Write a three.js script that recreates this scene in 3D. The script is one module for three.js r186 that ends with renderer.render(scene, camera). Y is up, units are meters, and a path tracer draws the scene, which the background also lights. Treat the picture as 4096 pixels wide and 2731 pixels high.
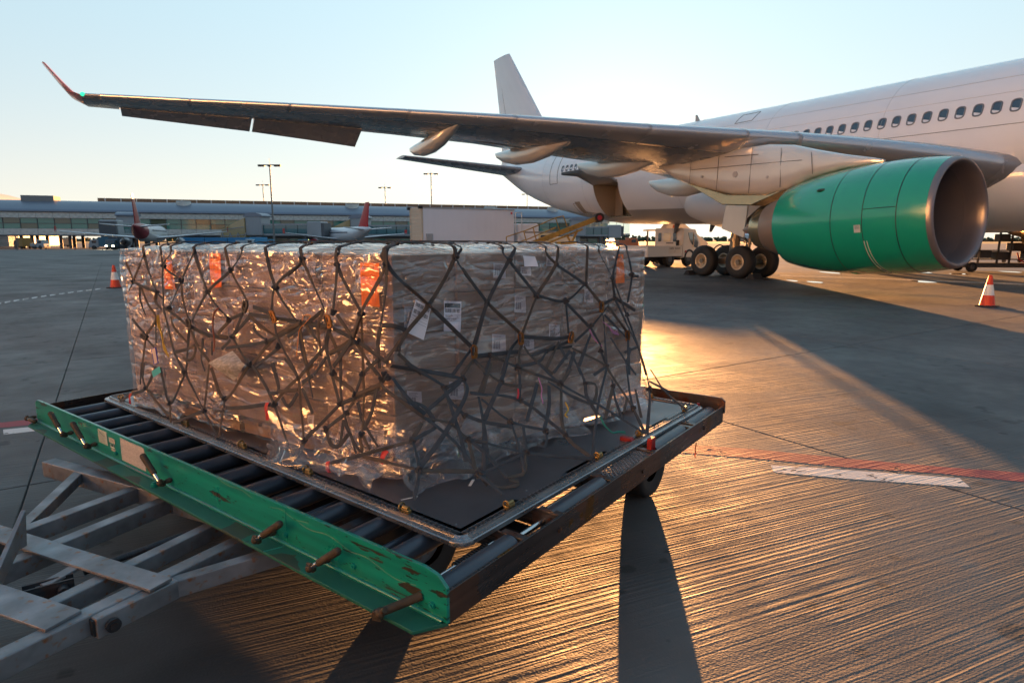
import * as THREE from 'three';
import { mergeGeometries, mergeVertices } from 'three/addons/utils/BufferGeometryUtils.js';
import { RoundedBoxGeometry } from 'three/addons/geometries/RoundedBoxGeometry.js';

// ---------- camera, sky, sun, exposure ----------
const scene = new THREE.Scene();
const FPX = 2450, HORIZON = 958, EYE = 1.58;                      // focal length and horizon row in pixels of the 4096 x 2731 photograph
const PITCH = Math.atan2(1365.5 - HORIZON, FPX);
const camera = new THREE.PerspectiveCamera(2 * Math.atan(1365.5 / FPX) * 180 / Math.PI, 4096 / 2731, 0.05, 9000);
camera.position.set(0, EYE, 0);
camera.rotation.x = -PITCH;
camera.focus = 3.0; camera.userData.fStop = 7.0;
const renderer = new THREE.WebGLRenderer({ antialias: true });
renderer.setSize(1024, 682);
renderer.toneMapping = THREE.LinearToneMapping;
renderer.toneMappingExposure = 5.0;
renderer.shadowMap.enabled = true;
const RAD = Math.PI / 180;
const SUN_AZ = 8.9 * RAD, SUN_EL = 2.75 * RAD;
const sunDir = new THREE.Vector3(Math.sin(SUN_AZ) * Math.cos(SUN_EL), Math.sin(SUN_EL), -Math.cos(SUN_AZ) * Math.cos(SUN_EL));
const sun = new THREE.DirectionalLight(new THREE.Color().setRGB(1.0, 0.44, 0.145), 5);
sun.position.copy(sunDir).multiplyScalar(300);
sun.castShadow = true; sun.shadow.radius = 0.8;
Object.assign(sun.shadow.camera, { left: -90, right: 90, top: 60, bottom: -60, near: 1, far: 800 });
scene.add(sun, sun.target);
{ // evening sky: cream near the horizon, pale blue above, brighter round the low sun
  const w = 1024, h = 512, d = new Float32Array(w * h * 4);
  const mix = (a, b, t) => a.map((x, i) => x + (b[i] - x) * t), cl = (x) => Math.min(1, Math.max(0, x)), sm = (x) => { x = cl(x); return x * x * (3 - 2 * x); };
  for (let j = 0; j < h; j++) for (let i = 0; i < w; i++) {
    const el = ((j + 0.5) / h - 0.5) * Math.PI, az = ((i + 0.5) / w - 0.5) * 2 * Math.PI;
    const e = Math.max(0, el), x = Math.cos(e) * Math.cos(az), z = Math.cos(e) * Math.sin(az), y = Math.sin(e);
    const cg = x * sunDir.x + y * sunDir.y + z * sunDir.z, g = Math.acos(Math.min(1, Math.max(-1, cg))) / RAD, ed = e / RAD;
    const f = Math.pow((1 + cg) / 2, 1.3);
    const hor = mix([0.58, 0.56, 0.58], [1.06, 0.97, 0.77], f), mid = mix([0.28, 0.37, 0.48], [0.50, 0.77, 0.92], f), zen = mix([0.13, 0.23, 0.38], [0.22, 0.42, 0.62], f);
    let c = mix(mid, zen, sm((ed - 14) / 70));
    c = mix(c, hor, Math.exp(-Math.pow(ed / 9.5, 1.25)));
    const SKY = 0.215, glow = 0.55 * Math.exp(-g / 9) + 0.2 * Math.exp(-g / 28), k = (j * w + i) * 4;
    d[k] = SKY * (c[0] + glow * 1.0); d[k + 1] = SKY * (c[1] + glow * 0.86); d[k + 2] = SKY * (c[2] + glow * 0.62); d[k + 3] = 1;
  }
  const t = new THREE.DataTexture(d, w, h, THREE.RGBAFormat, THREE.FloatType);
  t.mapping = THREE.EquirectangularReflectionMapping; t.magFilter = t.minFilter = THREE.LinearFilter; t.needsUpdate = true;
  scene.background = t; scene.environment = t;
}

// ---------- helpers ----------
const V = (x, y, z) => new THREE.Vector3(x, y, z);
let seed = 12345;
const rnd = () => { seed = (seed * 1664525 + 1013904223) >>> 0; return seed / 4294967296; };
const rr = (a, b) => a + (b - a) * rnd();
const hash = (x, y, s) => { let n = Math.imul(x, 374761393) + Math.imul(y, 668265263) + Math.imul(s, 2246822519); n = Math.imul(n ^ (n >>> 13), 1274126177); return ((n ^ (n >>> 16)) >>> 0) / 4294967296; };
function vn(x, y, px, py, s) {                                     // value noise that repeats every px by py cells
  const xi = Math.floor(x), yi = Math.floor(y); let fx = x - xi, fy = y - yi; fx = fx * fx * (3 - 2 * fx); fy = fy * fy * (3 - 2 * fy);
  const m = (a, p) => ((a % p) + p) % p, x0 = m(xi, px), x1 = m(xi + 1, px), y0 = m(yi, py), y1 = m(yi + 1, py);
  const a = hash(x0, y0, s), b = hash(x1, y0, s), c = hash(x0, y1, s), e = hash(x1, y1, s);
  return a + (b - a) * fx + (c - a) * fy + (a - b - c + e) * fx * fy;
}
const fbm = (u, v, f, s, o = 4) => { let a = 0, w = 0.5, t = 0; for (let k = 0; k < o; k++) { a += w * vn(u * f, v * f, f, f, s + k); t += w; w *= 0.5; f *= 2; } return a / t; };
function n3(x, y, z) {                                             // smooth noise in space, -1..1
  const s = (a) => a * a * (3 - 2 * a), xi = Math.floor(x), yi = Math.floor(y), zi = Math.floor(z), fx = s(x - xi), fy = s(y - yi), fz = s(z - zi);
  const h = (i, j, k) => hash(xi + i, yi + j, 7 + (zi + k) * 31), L = (a, b, t) => a + (b - a) * t;
  return 2 * L(L(L(h(0, 0, 0), h(1, 0, 0), fx), L(h(0, 1, 0), h(1, 1, 0), fx), fy), L(L(h(0, 0, 1), h(1, 0, 1), fx), L(h(0, 1, 1), h(1, 1, 1), fx), fy), fz) - 1;
}
function tex(size, fn, srgb = false, rep = 1, sizeY = size) {
  const d = new Uint8Array(size * sizeY * 4);
  for (let j = 0; j < sizeY; j++) for (let i = 0; i < size; i++) {
    const c = fn((i + 0.5) / size, (j + 0.5) / sizeY), k = (j * size + i) * 4, q = (x) => Math.max(0, Math.min(255, Math.round(x * 255)));
    if (typeof c === 'number') d[k] = d[k + 1] = d[k + 2] = q(c); else { d[k] = q(c[0]); d[k + 1] = q(c[1]); d[k + 2] = q(c[2]); }
    d[k + 3] = 255;
  }
  const t = new THREE.DataTexture(d, size, sizeY); t.wrapS = t.wrapT = THREE.RepeatWrapping; t.magFilter = THREE.LinearFilter; t.minFilter = THREE.LinearMipmapLinearFilter; t.generateMipmaps = true;
  if (srgb) t.colorSpace = THREE.SRGBColorSpace; t.repeat.set(rep, rep); t.needsUpdate = true; return t;
}
const re = (t, x, y = x, rot = 0) => { const c = t.clone(); c.repeat.set(x, y); c.rotation = rot; c.needsUpdate = true; return c; };
function canvasTex(w, h, draw) { const c = document.createElement('canvas'); c.width = w; c.height = h; draw(c.getContext('2d'), w, h); const t = new THREE.CanvasTexture(c); t.colorSpace = THREE.SRGBColorSpace; return t; }
const lin = (c) => Array.isArray(c) ? new THREE.Color().setRGB(...c) : new THREE.Color(c);
const mat = (color, roughness = 0.6, metalness = 0, more = {}) => { const m = new (('transmission' in more || 'clearcoat' in more || 'sheen' in more) ? THREE.MeshPhysicalMaterial : THREE.MeshStandardMaterial)({ color: lin(color), roughness, metalness, side: THREE.DoubleSide, ...more }); return m; };
function muv(g) {                                                   // uv in metres from the face each vertex lies on
  if (g.index) g = g.toNonIndexed();
  const p = g.attributes.position, uv = new Float32Array(p.count * 2), a = V(), b = V(), c = V();
  for (let i = 0; i < p.count; i += 3) {
    a.fromBufferAttribute(p, i); b.fromBufferAttribute(p, i + 1).sub(a); c.fromBufferAttribute(p, i + 2).sub(a); b.cross(c);
    const x = Math.abs(b.x), y = Math.abs(b.y), z = Math.abs(b.z);
    for (let k = i; k < i + 3; k++) { const X = p.getX(k), Y = p.getY(k), Z = p.getZ(k); uv.set(x > y && x > z ? [Z, Y] : y > z ? [X, Z] : [X, Y], k * 2); }
  }
  g.setAttribute('uv', new THREE.BufferAttribute(uv, 2)); return g;
}
const prep = (g) => { if (g.index) g = g.toNonIndexed(); for (const k of Object.keys(g.attributes)) if (!['position', 'normal', 'uv'].includes(k)) g.deleteAttribute(k); if (!g.attributes.normal) g.computeVertexNormals(); if (!g.attributes.uv) g = muv(g); return g; };
const join = (gs) => Array.isArray(gs) ? (gs.length > 1 ? mergeGeometries(gs.map(prep)) : prep(gs[0])) : gs;
const used = new Map();
const numbered = (n) => { const k = used.get(n) ?? 0; used.set(n, k + 1); return k ? `${n}_${String(k).padStart(3, '0')}` : n; };
function finish(o) { o.castShadow = o.receiveShadow = true; return o; }
function part(parent, name, gs, m, label) { const o = finish(new THREE.Mesh(join(gs), m)); o.name = name; if (label) o.userData.label = label; parent.add(o); return o; }
function thing(name, label, category, group, pos = [0, 0, 0], ry = 0) { const o = new THREE.Group(); o.name = numbered(name); o.userData = { label, category }; if (group) o.userData.group = group; o.position.set(...pos); o.rotation.y = ry; scene.add(o); return o; }
function solo(name, gs, m, label, category, group) { const o = finish(new THREE.Mesh(join(gs), m)); o.name = numbered(name); o.userData = { label, category }; if (group) o.userData.group = group; scene.add(o); return o; }
function ground(name, gs, m) { const o = finish(new THREE.Mesh(join(gs), m)); o.name = numbered(name); o.userData.kind = 'structure'; scene.add(o); return o; }
function copy(o, label, pos, ry) { const c = o.clone(); c.name = numbered(o.name.replace(/_\d{3}$/, '')); c.userData = { ...o.userData, label: label ?? o.userData.label }; scene.add(c); if (pos) c.position.set(...pos); if (ry !== undefined) c.rotation.y = ry; return c; }

const bx = (w, h, d, x = 0, y = 0, z = 0, ry = 0, bev = 0) => { const g = muv(bev ? new RoundedBoxGeometry(w, h, d, 1, bev) : new THREE.BoxGeometry(w, h, d)); if (ry) g.rotateY(ry); g.translate(x, y, z); return g; };
function frameAt(p, q, up = V(0, 1, 0)) { const z = q.clone().sub(p).normalize(), x = up.clone().cross(z); if (x.lengthSq() < 1e-6) x.set(1, 0, 0); x.normalize(); return new THREE.Matrix4().makeBasis(x, z.clone().cross(x), z).setPosition(p.clone().add(q).multiplyScalar(0.5)); }
const beam = (p, q, w, h, bev = 0, up) => { const L = p.distanceTo(q), g = muv(bev ? new RoundedBoxGeometry(w, h, L, 1, bev) : new THREE.BoxGeometry(w, h, L)); return g.applyMatrix4(frameAt(p, q, up)); };
const cyl = (p, q, r, r2 = r, n = 12, open = false) => { const L = p.distanceTo(q), g = new THREE.CylinderGeometry(r2, r, L, n, 1, open); g.rotateX(Math.PI / 2); const uv = g.attributes.uv; for (let i = 0; i < uv.count; i++) uv.setXY(i, uv.getX(i) * 6.283 * r, uv.getY(i) * L); return g.applyMatrix4(frameAt(p, q)); };
const tube = (pts, r, n = 6, seg = pts.length * 5, closed = false) => new THREE.TubeGeometry(new THREE.CatmullRomCurve3(pts, closed, 'centripetal'), seg, r, n, closed);
const ball = (r, x, y, z, sx = 1, sy = 1, sz = 1, n = 10) => { const g = new THREE.SphereGeometry(r, n, Math.max(6, n * 0.7 | 0)); g.scale(sx, sy, sz); g.translate(x, y, z); return g; };
function prism(pts, depth, bev = 0) { const s = new THREE.Shape(pts.map(([x, y]) => new THREE.Vector2(x, y))); return muv(new THREE.ExtrudeGeometry(s, { depth, bevelEnabled: bev > 0, bevelSize: bev, bevelThickness: bev, bevelSegments: 1, curveSegments: 6 })); }
function loft(rings, { caps = true, closed = true, skip } = {}) {    // rings of points joined into one smooth skin
  const n = rings[0].length, pos = [], uv = [], idx = []; let L = 0;
  rings.forEach((r, j) => { if (j) L += r[0].distanceTo(rings[j - 1][0]); let U = 0; for (let i = 0; i <= (closed ? n : n - 1); i++) { const p = r[i % n]; if (i) U += p.distanceTo(r[i - 1]); pos.push(p.x, p.y, p.z); uv.push(U, L); } });
  const c = closed ? n + 1 : n;
  const kept = [];
  for (let j = 0; j + 1 < rings.length; j++) for (let i = 0; i + 1 < c; i++) { const a = j * c + i, q = [a, a + 1, a + c, a + 1, a + c + 1, a + c]; idx.push(...q); if (!(skip && skip(j, i))) kept.push(...q); }
  const g = new THREE.BufferGeometry(); g.setAttribute('position', new THREE.Float32BufferAttribute(pos, 3)); g.setAttribute('uv', new THREE.Float32BufferAttribute(uv, 2)); g.setIndex(idx); g.computeVertexNormals();
  if (closed) { const N = g.attributes.normal; for (let j = 0; j < rings.length; j++) { const a = j * c, b = a + n, v = V(N.getX(a) + N.getX(b), N.getY(a) + N.getY(b), N.getZ(a) + N.getZ(b)).normalize(); N.setXYZ(a, v.x, v.y, v.z); N.setXYZ(b, v.x, v.y, v.z); } }
  if (skip) g.setIndex(kept);
  if (!caps) return g;
  const out = [g.toNonIndexed()];
  for (const r of [rings[0], rings[rings.length - 1]]) { const m = V(); r.forEach((p) => m.add(p)); m.multiplyScalar(1 / n); const cp = []; for (let i = 0; i < n; i++) { const a = r[i], b = r[(i + 1) % n]; cp.push(m.x, m.y, m.z, a.x, a.y, a.z, b.x, b.y, b.z); } const cg = new THREE.BufferGeometry(); cg.setAttribute('position', new THREE.Float32BufferAttribute(cp, 3)); cg.computeVertexNormals(); out.push(muv(cg)); }
  return mergeGeometries(out.map(prep));
}
function sheet(nu, nv, fn, uvs = [1, 1]) {                           // a grid of points fn(s, t) with smooth normals
  const pos = [], uv = [], idx = [];
  for (let j = 0; j <= nv; j++) for (let i = 0; i <= nu; i++) { const p = fn(i / nu, j / nv); pos.push(p.x, p.y, p.z); uv.push(i / nu * uvs[0], j / nv * uvs[1]); }
  for (let j = 0; j < nv; j++) for (let i = 0; i < nu; i++) { const a = j * (nu + 1) + i; idx.push(a, a + 1, a + nu + 1, a + 1, a + nu + 2, a + nu + 1); }
  const g = new THREE.BufferGeometry(); g.setAttribute('position', new THREE.Float32BufferAttribute(pos, 3)); g.setAttribute('uv', new THREE.Float32BufferAttribute(uv, 2)); g.setIndex(idx); g.computeVertexNormals(); return g;
}
const lathe = (prof, n = 24) => new THREE.LatheGeometry(prof.map(([r, y]) => new THREE.Vector2(r, y)), n);   // about y
// the ray through a point of the photograph, for tracing flat things onto the surfaces that carry them
const sP = Math.sin(PITCH), cP = Math.cos(PITCH);
const ray = (x, y) => { const u = (x - 2048) / FPX, v = (1365.5 - y) / FPX; return V(u, v * cP - sP, -(v * sP + cP)); };
const atHeight = (x, y, h) => { const d = ray(x, y); return d.multiplyScalar((h - EYE) / d.y).add(V(0, EYE, 0)); };
const atDepth = (x, y, z) => { const d = ray(x, y); return d.multiplyScalar(z / -d.z).add(V(0, EYE, 0)); };

// ---------- shared surfaces ----------
const T = {};
T.grime = tex(512, (u, v) => 0.55 + 0.45 * fbm(u, v, 6, 3, 5));
T.steel = tex(512, (u, v) => { const a = fbm(u, v, 5, 11, 5), b = vn(u * 3, v * 160, 3, 160, 5), r = Math.max(0, fbm(u, v, 9, 40, 4) - 0.56) * 5; const k = 0.55 + 0.5 * a + 0.18 * (b - 0.5); return [Math.min(1, k * (1 + 0.25 * r)), k * (1 - 0.18 * r), k * (1 - 0.34 * r)]; }, true);
T.galv = tex(512, (u, v) => { const a = fbm(u, v, 7, 21, 5), s = Math.max(0, fbm(u, v, 24, 60, 3) - 0.66) * 5; const k = 0.62 + 0.42 * a; return [k * (1 + 0.1 * s), k * (1 - 0.25 * s), k * (1 - 0.45 * s)]; }, true);
T.rub = tex(512, (u, v) => { const s = vn(u * 4, v * 90, 4, 90, 8), a = fbm(u, v, 8, 31, 4); return 0.35 + 0.4 * a + 0.25 * s; });
T.grain = tex(256, (u, v) => fbm(u, v, 32, 51, 3));
T.weave = tex(64, (u, v) => { const a = Math.abs(Math.sin(u * Math.PI * 8)), b = Math.abs(Math.sin(v * Math.PI * 4 + u * Math.PI)); return 0.35 + 0.4 * a * 0.7 + 0.25 * b; });
const M = {};
M.darkSteel = mat([0.13, 0.115, 0.11], 0.5, 0.55, { map: re(T.steel, 1.4), roughnessMap: re(T.rub, 2), bumpMap: re(T.rub, 2), bumpScale: 0.0008 });
M.roller = mat([0.07, 0.08, 0.1], 0.34, 0.35, { map: re(T.grime, 2), bumpMap: re(T.grain, 2), bumpScale: 0.0003 });
M.blackSteel = mat([0.05, 0.052, 0.06], 0.55, 0.3, { map: re(T.steel, 2) });
M.galv = mat([0.3, 0.31, 0.33], 0.62, 0.35, { map: re(T.galv, 1.7), roughnessMap: re(T.grime, 2.3), bumpMap: re(T.grime, 3), bumpScale: 0.0008 });
M.alu = mat([0.32, 0.32, 0.33], 0.42, 0.75, { map: re(T.grime, 1.1), roughnessMap: re(T.rub, 1.3), bumpMap: re(T.rub, 2), bumpScale: 0.0005 });
M.rubber = mat([0.018, 0.017, 0.018], 0.75);
M.tyre = mat([0.02, 0.02, 0.021], 0.7, 0, { map: re(T.grime, 2) });
M.chrome = mat([0.55, 0.55, 0.55], 0.22, 1);
M.brass = mat([0.24, 0.17, 0.07], 0.42, 0.8);
M.rustHandle = mat([0.09, 0.065, 0.04], 0.7, 0.3, { map: re(T.galv, 4) });
M.red = mat([0.42, 0.012, 0.012], 0.45, 0, { map: re(T.galv, 2.5) });
M.white = mat([0.7, 0.7, 0.68], 0.45);
M.black = mat([0.012, 0.012, 0.013], 0.6);
M.glassDark = mat([0.02, 0.03, 0.04], 0.06, 0, { clearcoat: 1, clearcoatRoughness: 0.03 });
M.pane = mat([0.75, 0.82, 0.82], 0.02, 0, { transmission: 0.92, thickness: 0, ior: 1.5 });
// ---------- apron ----------
// slabs lie 5 m apart in a grid turned 33 degrees to the view; broom marks run across
const GA = 33 * RAD, gN = [Math.cos(GA), Math.sin(GA)], gD = [-Math.sin(GA), Math.cos(GA)];   // (x, forward) of the two slab axes
const gridToWorld = (p, q) => V(p * gN[0] + q * gD[0], 0, -(p * gN[1] + q * gD[1]));
{
  const S = 2048;
  const lines = new Float32Array(S), fine = new Float32Array(S);
  for (let j = 0; j < S; j++) { const v = j / S; lines[j] = Math.pow(vn(0, v * 470, 8, 470, 3), 1.3) * 0.7 + 0.3 * vn(0, v * 860, 8, 860, 4); fine[j] = vn(0, v * 900, 8, 900, 6); }
  T.broom = tex(S, (u, v) => {
    const wob = (fbm(u, v, 5, 70, 2) - 0.5) * 0.0035, j = ((v + wob) * S % S + S) % S | 0;
    const along = vn(u * 26, v * 420, 26, 420, 15), patch = fbm(u, v, 9, 33, 3), grit = vn(u * 700, v * 700, 700, 700, 25);
    const worn = Math.min(1, Math.max(0, (patch - 0.36) * 4.5));
    return Math.min(1, Math.max(0, (lines[j] * (0.6 + 0.7 * along)) * (0.35 + 0.65 * worn) + 0.08 * fine[j] + 0.26 * grit - 0.04));
  });
  T.slabColor = tex(1024, (u, v) => {
    const a = fbm(u, v, 5, 81, 6), b = fbm(u, v, 40, 82, 3), oil = Math.max(0, fbm(u, v, 11, 90, 4) - 0.66) * 4, spot = fbm(u, v, 90, 97, 2) > 0.8 ? 0.72 : 1;
    const k = (0.62 + 0.4 * a + 0.16 * (b - 0.5)) * (1 - 0.35 * Math.min(1, oil)) * spot;
    return [k, k * 0.985, k * 0.965];
  }, true);
  T.slabRough = tex(1024, (u, v) => 0.74 + 0.5 * (fbm(u, v, 7, 181, 5) - 0.5) + 0.16 * (fbm(u, v, 60, 182, 2) - 0.5));
  M.slab = [0, 1, 2].map((k) => mat([[0.105, 0.106, 0.11], [0.096, 0.098, 0.103], [0.113, 0.112, 0.115]][k], 0.95, 0, {
    map: re(T.slabColor, 1 / 13, 1 / 13), roughnessMap: re(T.slabRough, 1 / 7.3, 1 / 7.3), bumpMap: re(T.broom, 1 / 4.1, 1 / 4.1), bumpScale: 0.0025 }));
  M.joint = mat([0.03, 0.03, 0.032], 0.8);
  M.farApron = mat([0.105, 0.106, 0.11], 0.95, 0, { map: re(T.slabColor, 1 / 13, 1 / 13), roughnessMap: re(T.slabRough, 1 / 7.3, 1 / 7.3), bumpMap: re(T.broom, 1 / 4.1, 1 / 4.1), bumpScale: 0.0025 });
}
// uv of ground pieces: metres along the slab axes, turned a little because the broom was
const groundUV = (g) => { const p = g.attributes.position, uv = g.attributes.uv ?? new THREE.BufferAttribute(new Float32Array(p.count * 2), 2), t = 10 * RAD, c = Math.cos(t), s = Math.sin(t); for (let i = 0; i < p.count; i++) { const x = p.getX(i), f = -p.getZ(i), a = x * gN[0] + f * gN[1], b = x * gD[0] + f * gD[1]; uv.setXY(i, a * c - b * s, a * s + b * c); } g.setAttribute('uv', uv); return g; };
const apronDrop = (f) => f < 60 ? 0 : -Math.min(1, (f - 60) / 115);
{
  const apron = new THREE.Group(); apron.name = 'apron'; apron.userData.kind = 'structure'; scene.add(apron);
  part(apron, 'joint_filler', groundUV(muv(bx(120, 0.02, 120, 15, -0.026, -20))), M.joint);
  const P0 = -0.586, Q0 = 4.9, S = 4.985, J = 0.011;
  const within = (i, j) => { const c = gridToWorld(P0 + (i + 0.5) * S, Q0 + (j + 0.5) * S), f = -c.z; return f > -9 && f < 44 && Math.abs(c.x - 1) < 12 + f * 0.86; };
  let n = 0;
  const open = [];
  for (let i = -12; i < 13; i++) for (let j = -12; j < 13; j++) {
    if (!within(i, j)) continue;
    const a = P0 + i * S + J / 2, b = P0 + (i + 1) * S - J / 2, c = Q0 + j * S + J / 2, d = Q0 + (j + 1) * S - J / 2, k = 0.006, pts = [];
    const ring = (o, y) => [[a + o, c + o], [b - o, c + o], [b - o, d - o], [a + o, d - o]].map(([p, q]) => { const w = gridToWorld(p, q); w.y = y; return w; });
    const r0 = ring(0, -0.014), r1 = ring(0, -0.004), r2 = ring(k, 0);
    const tri = (x, y, z) => pts.push(x.x, x.y, x.z, y.x, y.y, y.z, z.x, z.y, z.z);
    for (const [lo, hi] of [[r0, r1], [r1, r2]]) for (let m = 0; m < 4; m++) { const e = (m + 1) % 4; tri(lo[m], lo[e], hi[m]); tri(lo[e], hi[e], hi[m]); }
    tri(r2[0], r2[1], r2[2]); tri(r2[0], r2[2], r2[3]);
    const g = new THREE.BufferGeometry(); g.setAttribute('position', new THREE.Float32BufferAttribute(pts, 3)); g.computeVertexNormals();
    part(apron, 'concrete_slab', groundUV(g), M.slab[(i * 7 + j * 3 + 300) % 3]); n++;
    open.push(i + ',' + j);
  }
  // the rest of the apron: the same grid's outer cells and everything beyond, as one sheet that falls gently towards the terminal
  const has = new Set(open), cells = [], quad = (pts) => { const [a, b, c, d] = pts; cells.push(a.x, a.y, a.z, b.x, b.y, b.z, c.x, c.y, c.z, a.x, a.y, a.z, c.x, c.y, c.z, d.x, d.y, d.z); };
  const N = 26;
  for (let i = -N; i < N; i++) for (let j = -N; j < N; j++) if (!has.has(i + ',' + j)) quad([[i, j], [i + 1, j], [i + 1, j + 1], [i, j + 1]].map(([x, y]) => { const w = gridToWorld(P0 + x * S, Q0 + y * S); w.y = apronDrop(-w.z) - 0.001; return w; }));
  const steps = [N, 32, 40, 52, 70, 100, 180, 400, 1200];
  for (let s = 0; s + 1 < steps.length; s++) { const a = steps[s], b = steps[s + 1], K = 24, edge = (r, t) => { const k = Math.floor(t / K) % 4, f = (t % K) / K * 2 - 1; const [x, y] = [[f, -1], [1, f], [-f, 1], [-1, -f]][k]; const w = gridToWorld(P0 + x * r * S, Q0 + y * r * S); w.y = apronDrop(-w.z) - 0.001; return w; }; for (let t = 0; t < 4 * K; t++) quad([edge(a, t), edge(b, t), edge(b, t + 1), edge(a, t + 1)]); }
  const g = new THREE.BufferGeometry(); g.setAttribute('position', new THREE.Float32BufferAttribute(cells, 3)); g.computeVertexNormals();
  part(apron, 'far_apron', groundUV(g), M.farApron);
  console.log('slabs', n);
}
// painted lines, worn through in places: thin sheets on the concrete
{
  const wear = (s, lo) => tex(512, (u, v) => { const a = fbm(u, v, 12, s, 5), b = vn(u * 20, v * 160, 20, 160, s + 9); return a * 0.75 + b * 0.35 > lo ? 1 : 0; });
  const paint = (c, s, lo) => mat(c, 0.7, 0, { alphaMap: re(wear(s, lo), 0.9), alphaTest: 0.5, bumpMap: re(T.broom, 1 / 4.1, 1 / 4.1), bumpScale: 0.0025 });
  const redP = paint([0.24, 0.032, 0.042], 300, 0.33), whiteP = paint([0.52, 0.51, 0.49], 320, 0.34), dash = paint([0.55, 0.55, 0.53], 340, 0.46);
  const strip = (poly, y = 0.0012) => { const w = poly.map(([x, yy]) => { const p = atHeight(x, yy, y); p.y = y; return p; }), n = w.length / 2, pos = []; for (let i = 0; i + 1 < n; i++) { const a = w[i], b = w[i + 1], c = w[w.length - 2 - i], d = w[w.length - 1 - i]; for (const p of [a, d, c, a, c, b]) pos.push(p.x, p.y, p.z); } const g = new THREE.BufferGeometry(); g.setAttribute('position', new THREE.Float32BufferAttribute(pos, 3)); g.computeVertexNormals(); return groundUV(g); };
  const line = (name, poly, m) => { const o = ground(name, strip(poly), m); return o; };
  line('red_ground_line', [[2440, 1772], [2760, 1778], [3010, 1795], [3400, 1834], [3760, 1866], [4300, 1905], [4300, 1948], [3760, 1893], [3400, 1870], [3080, 1838], [2760, 1812], [2440, 1808]], redP);
  line('white_ground_line', [[3084, 1860], [3230, 1868], [3840, 1912], [3882, 1948], [3400, 1915], [3096, 1888]], whiteP);
  line('red_ground_line', [[-300, 1716], [0, 1690], [150, 1674], [160, 1696], [0, 1710], [-300, 1742]], redP);
  line('white_ground_line', [[10, 1718], [130, 1706], [150, 1722], [12, 1738]], whiteP);
  for (let k = 0; k < 12; k++) { const a = k / 12, b = (k + 0.62) / 12, P = (t) => [-20 + 435 * t, 1213 - 76 * t + 14 * t * t]; const [x0, y0] = P(a), [x1, y1] = P(b); line('lane_dash', [[x0, y0], [x1, y1], [x1, y1 + 5 - 2 * a], [x0, y0 + 6 - 2 * a]], dash); }
  line('taxi_line', [[3120, 1099], [3600, 1115], [4200, 1138], [4200, 1143], [3600, 1119.5], [3120, 1103]], whiteP);
  // a few shallow puddles under and in front of the aircraft
  const water = mat([0.012, 0.013, 0.015], 0.03, 0, { clearcoat: 1, clearcoatRoughness: 0.02 });
  const puddle = (x, y, w, h) => { const c = atHeight(x, y, 0.0015), rx = w * -c.z / FPX / 2, rz = h * c.z * c.z / (FPX * EYE) / 2, pts = []; const n = 22; for (let i = 0; i < n; i++) { const t = i / n * 6.283, k = 1 + 0.35 * n3(Math.cos(t) * 1.3 + x, Math.sin(t) * 1.3, y); pts.push(new THREE.Vector2(Math.cos(t) * rx * k, Math.sin(t) * rz * k)); } const g = new THREE.ShapeGeometry(new THREE.Shape(pts)); g.rotateX(-Math.PI / 2); g.translate(c.x, 0.0015, c.z); ground('puddle', g, water); };
  for (const q of [[3318, 1090, 46, 8], [3505, 1090, 40, 6], [3680, 1088, 60, 6], [3170, 1122, 26, 6], [3264, 1128, 40, 8], [3690, 1126, 56, 8], [4046, 1087, 40, 6], [3060, 1117, 20, 5], [2760, 1075, 40, 6], [3840, 1095, 60, 5]]) puddle(...q);
}
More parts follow.
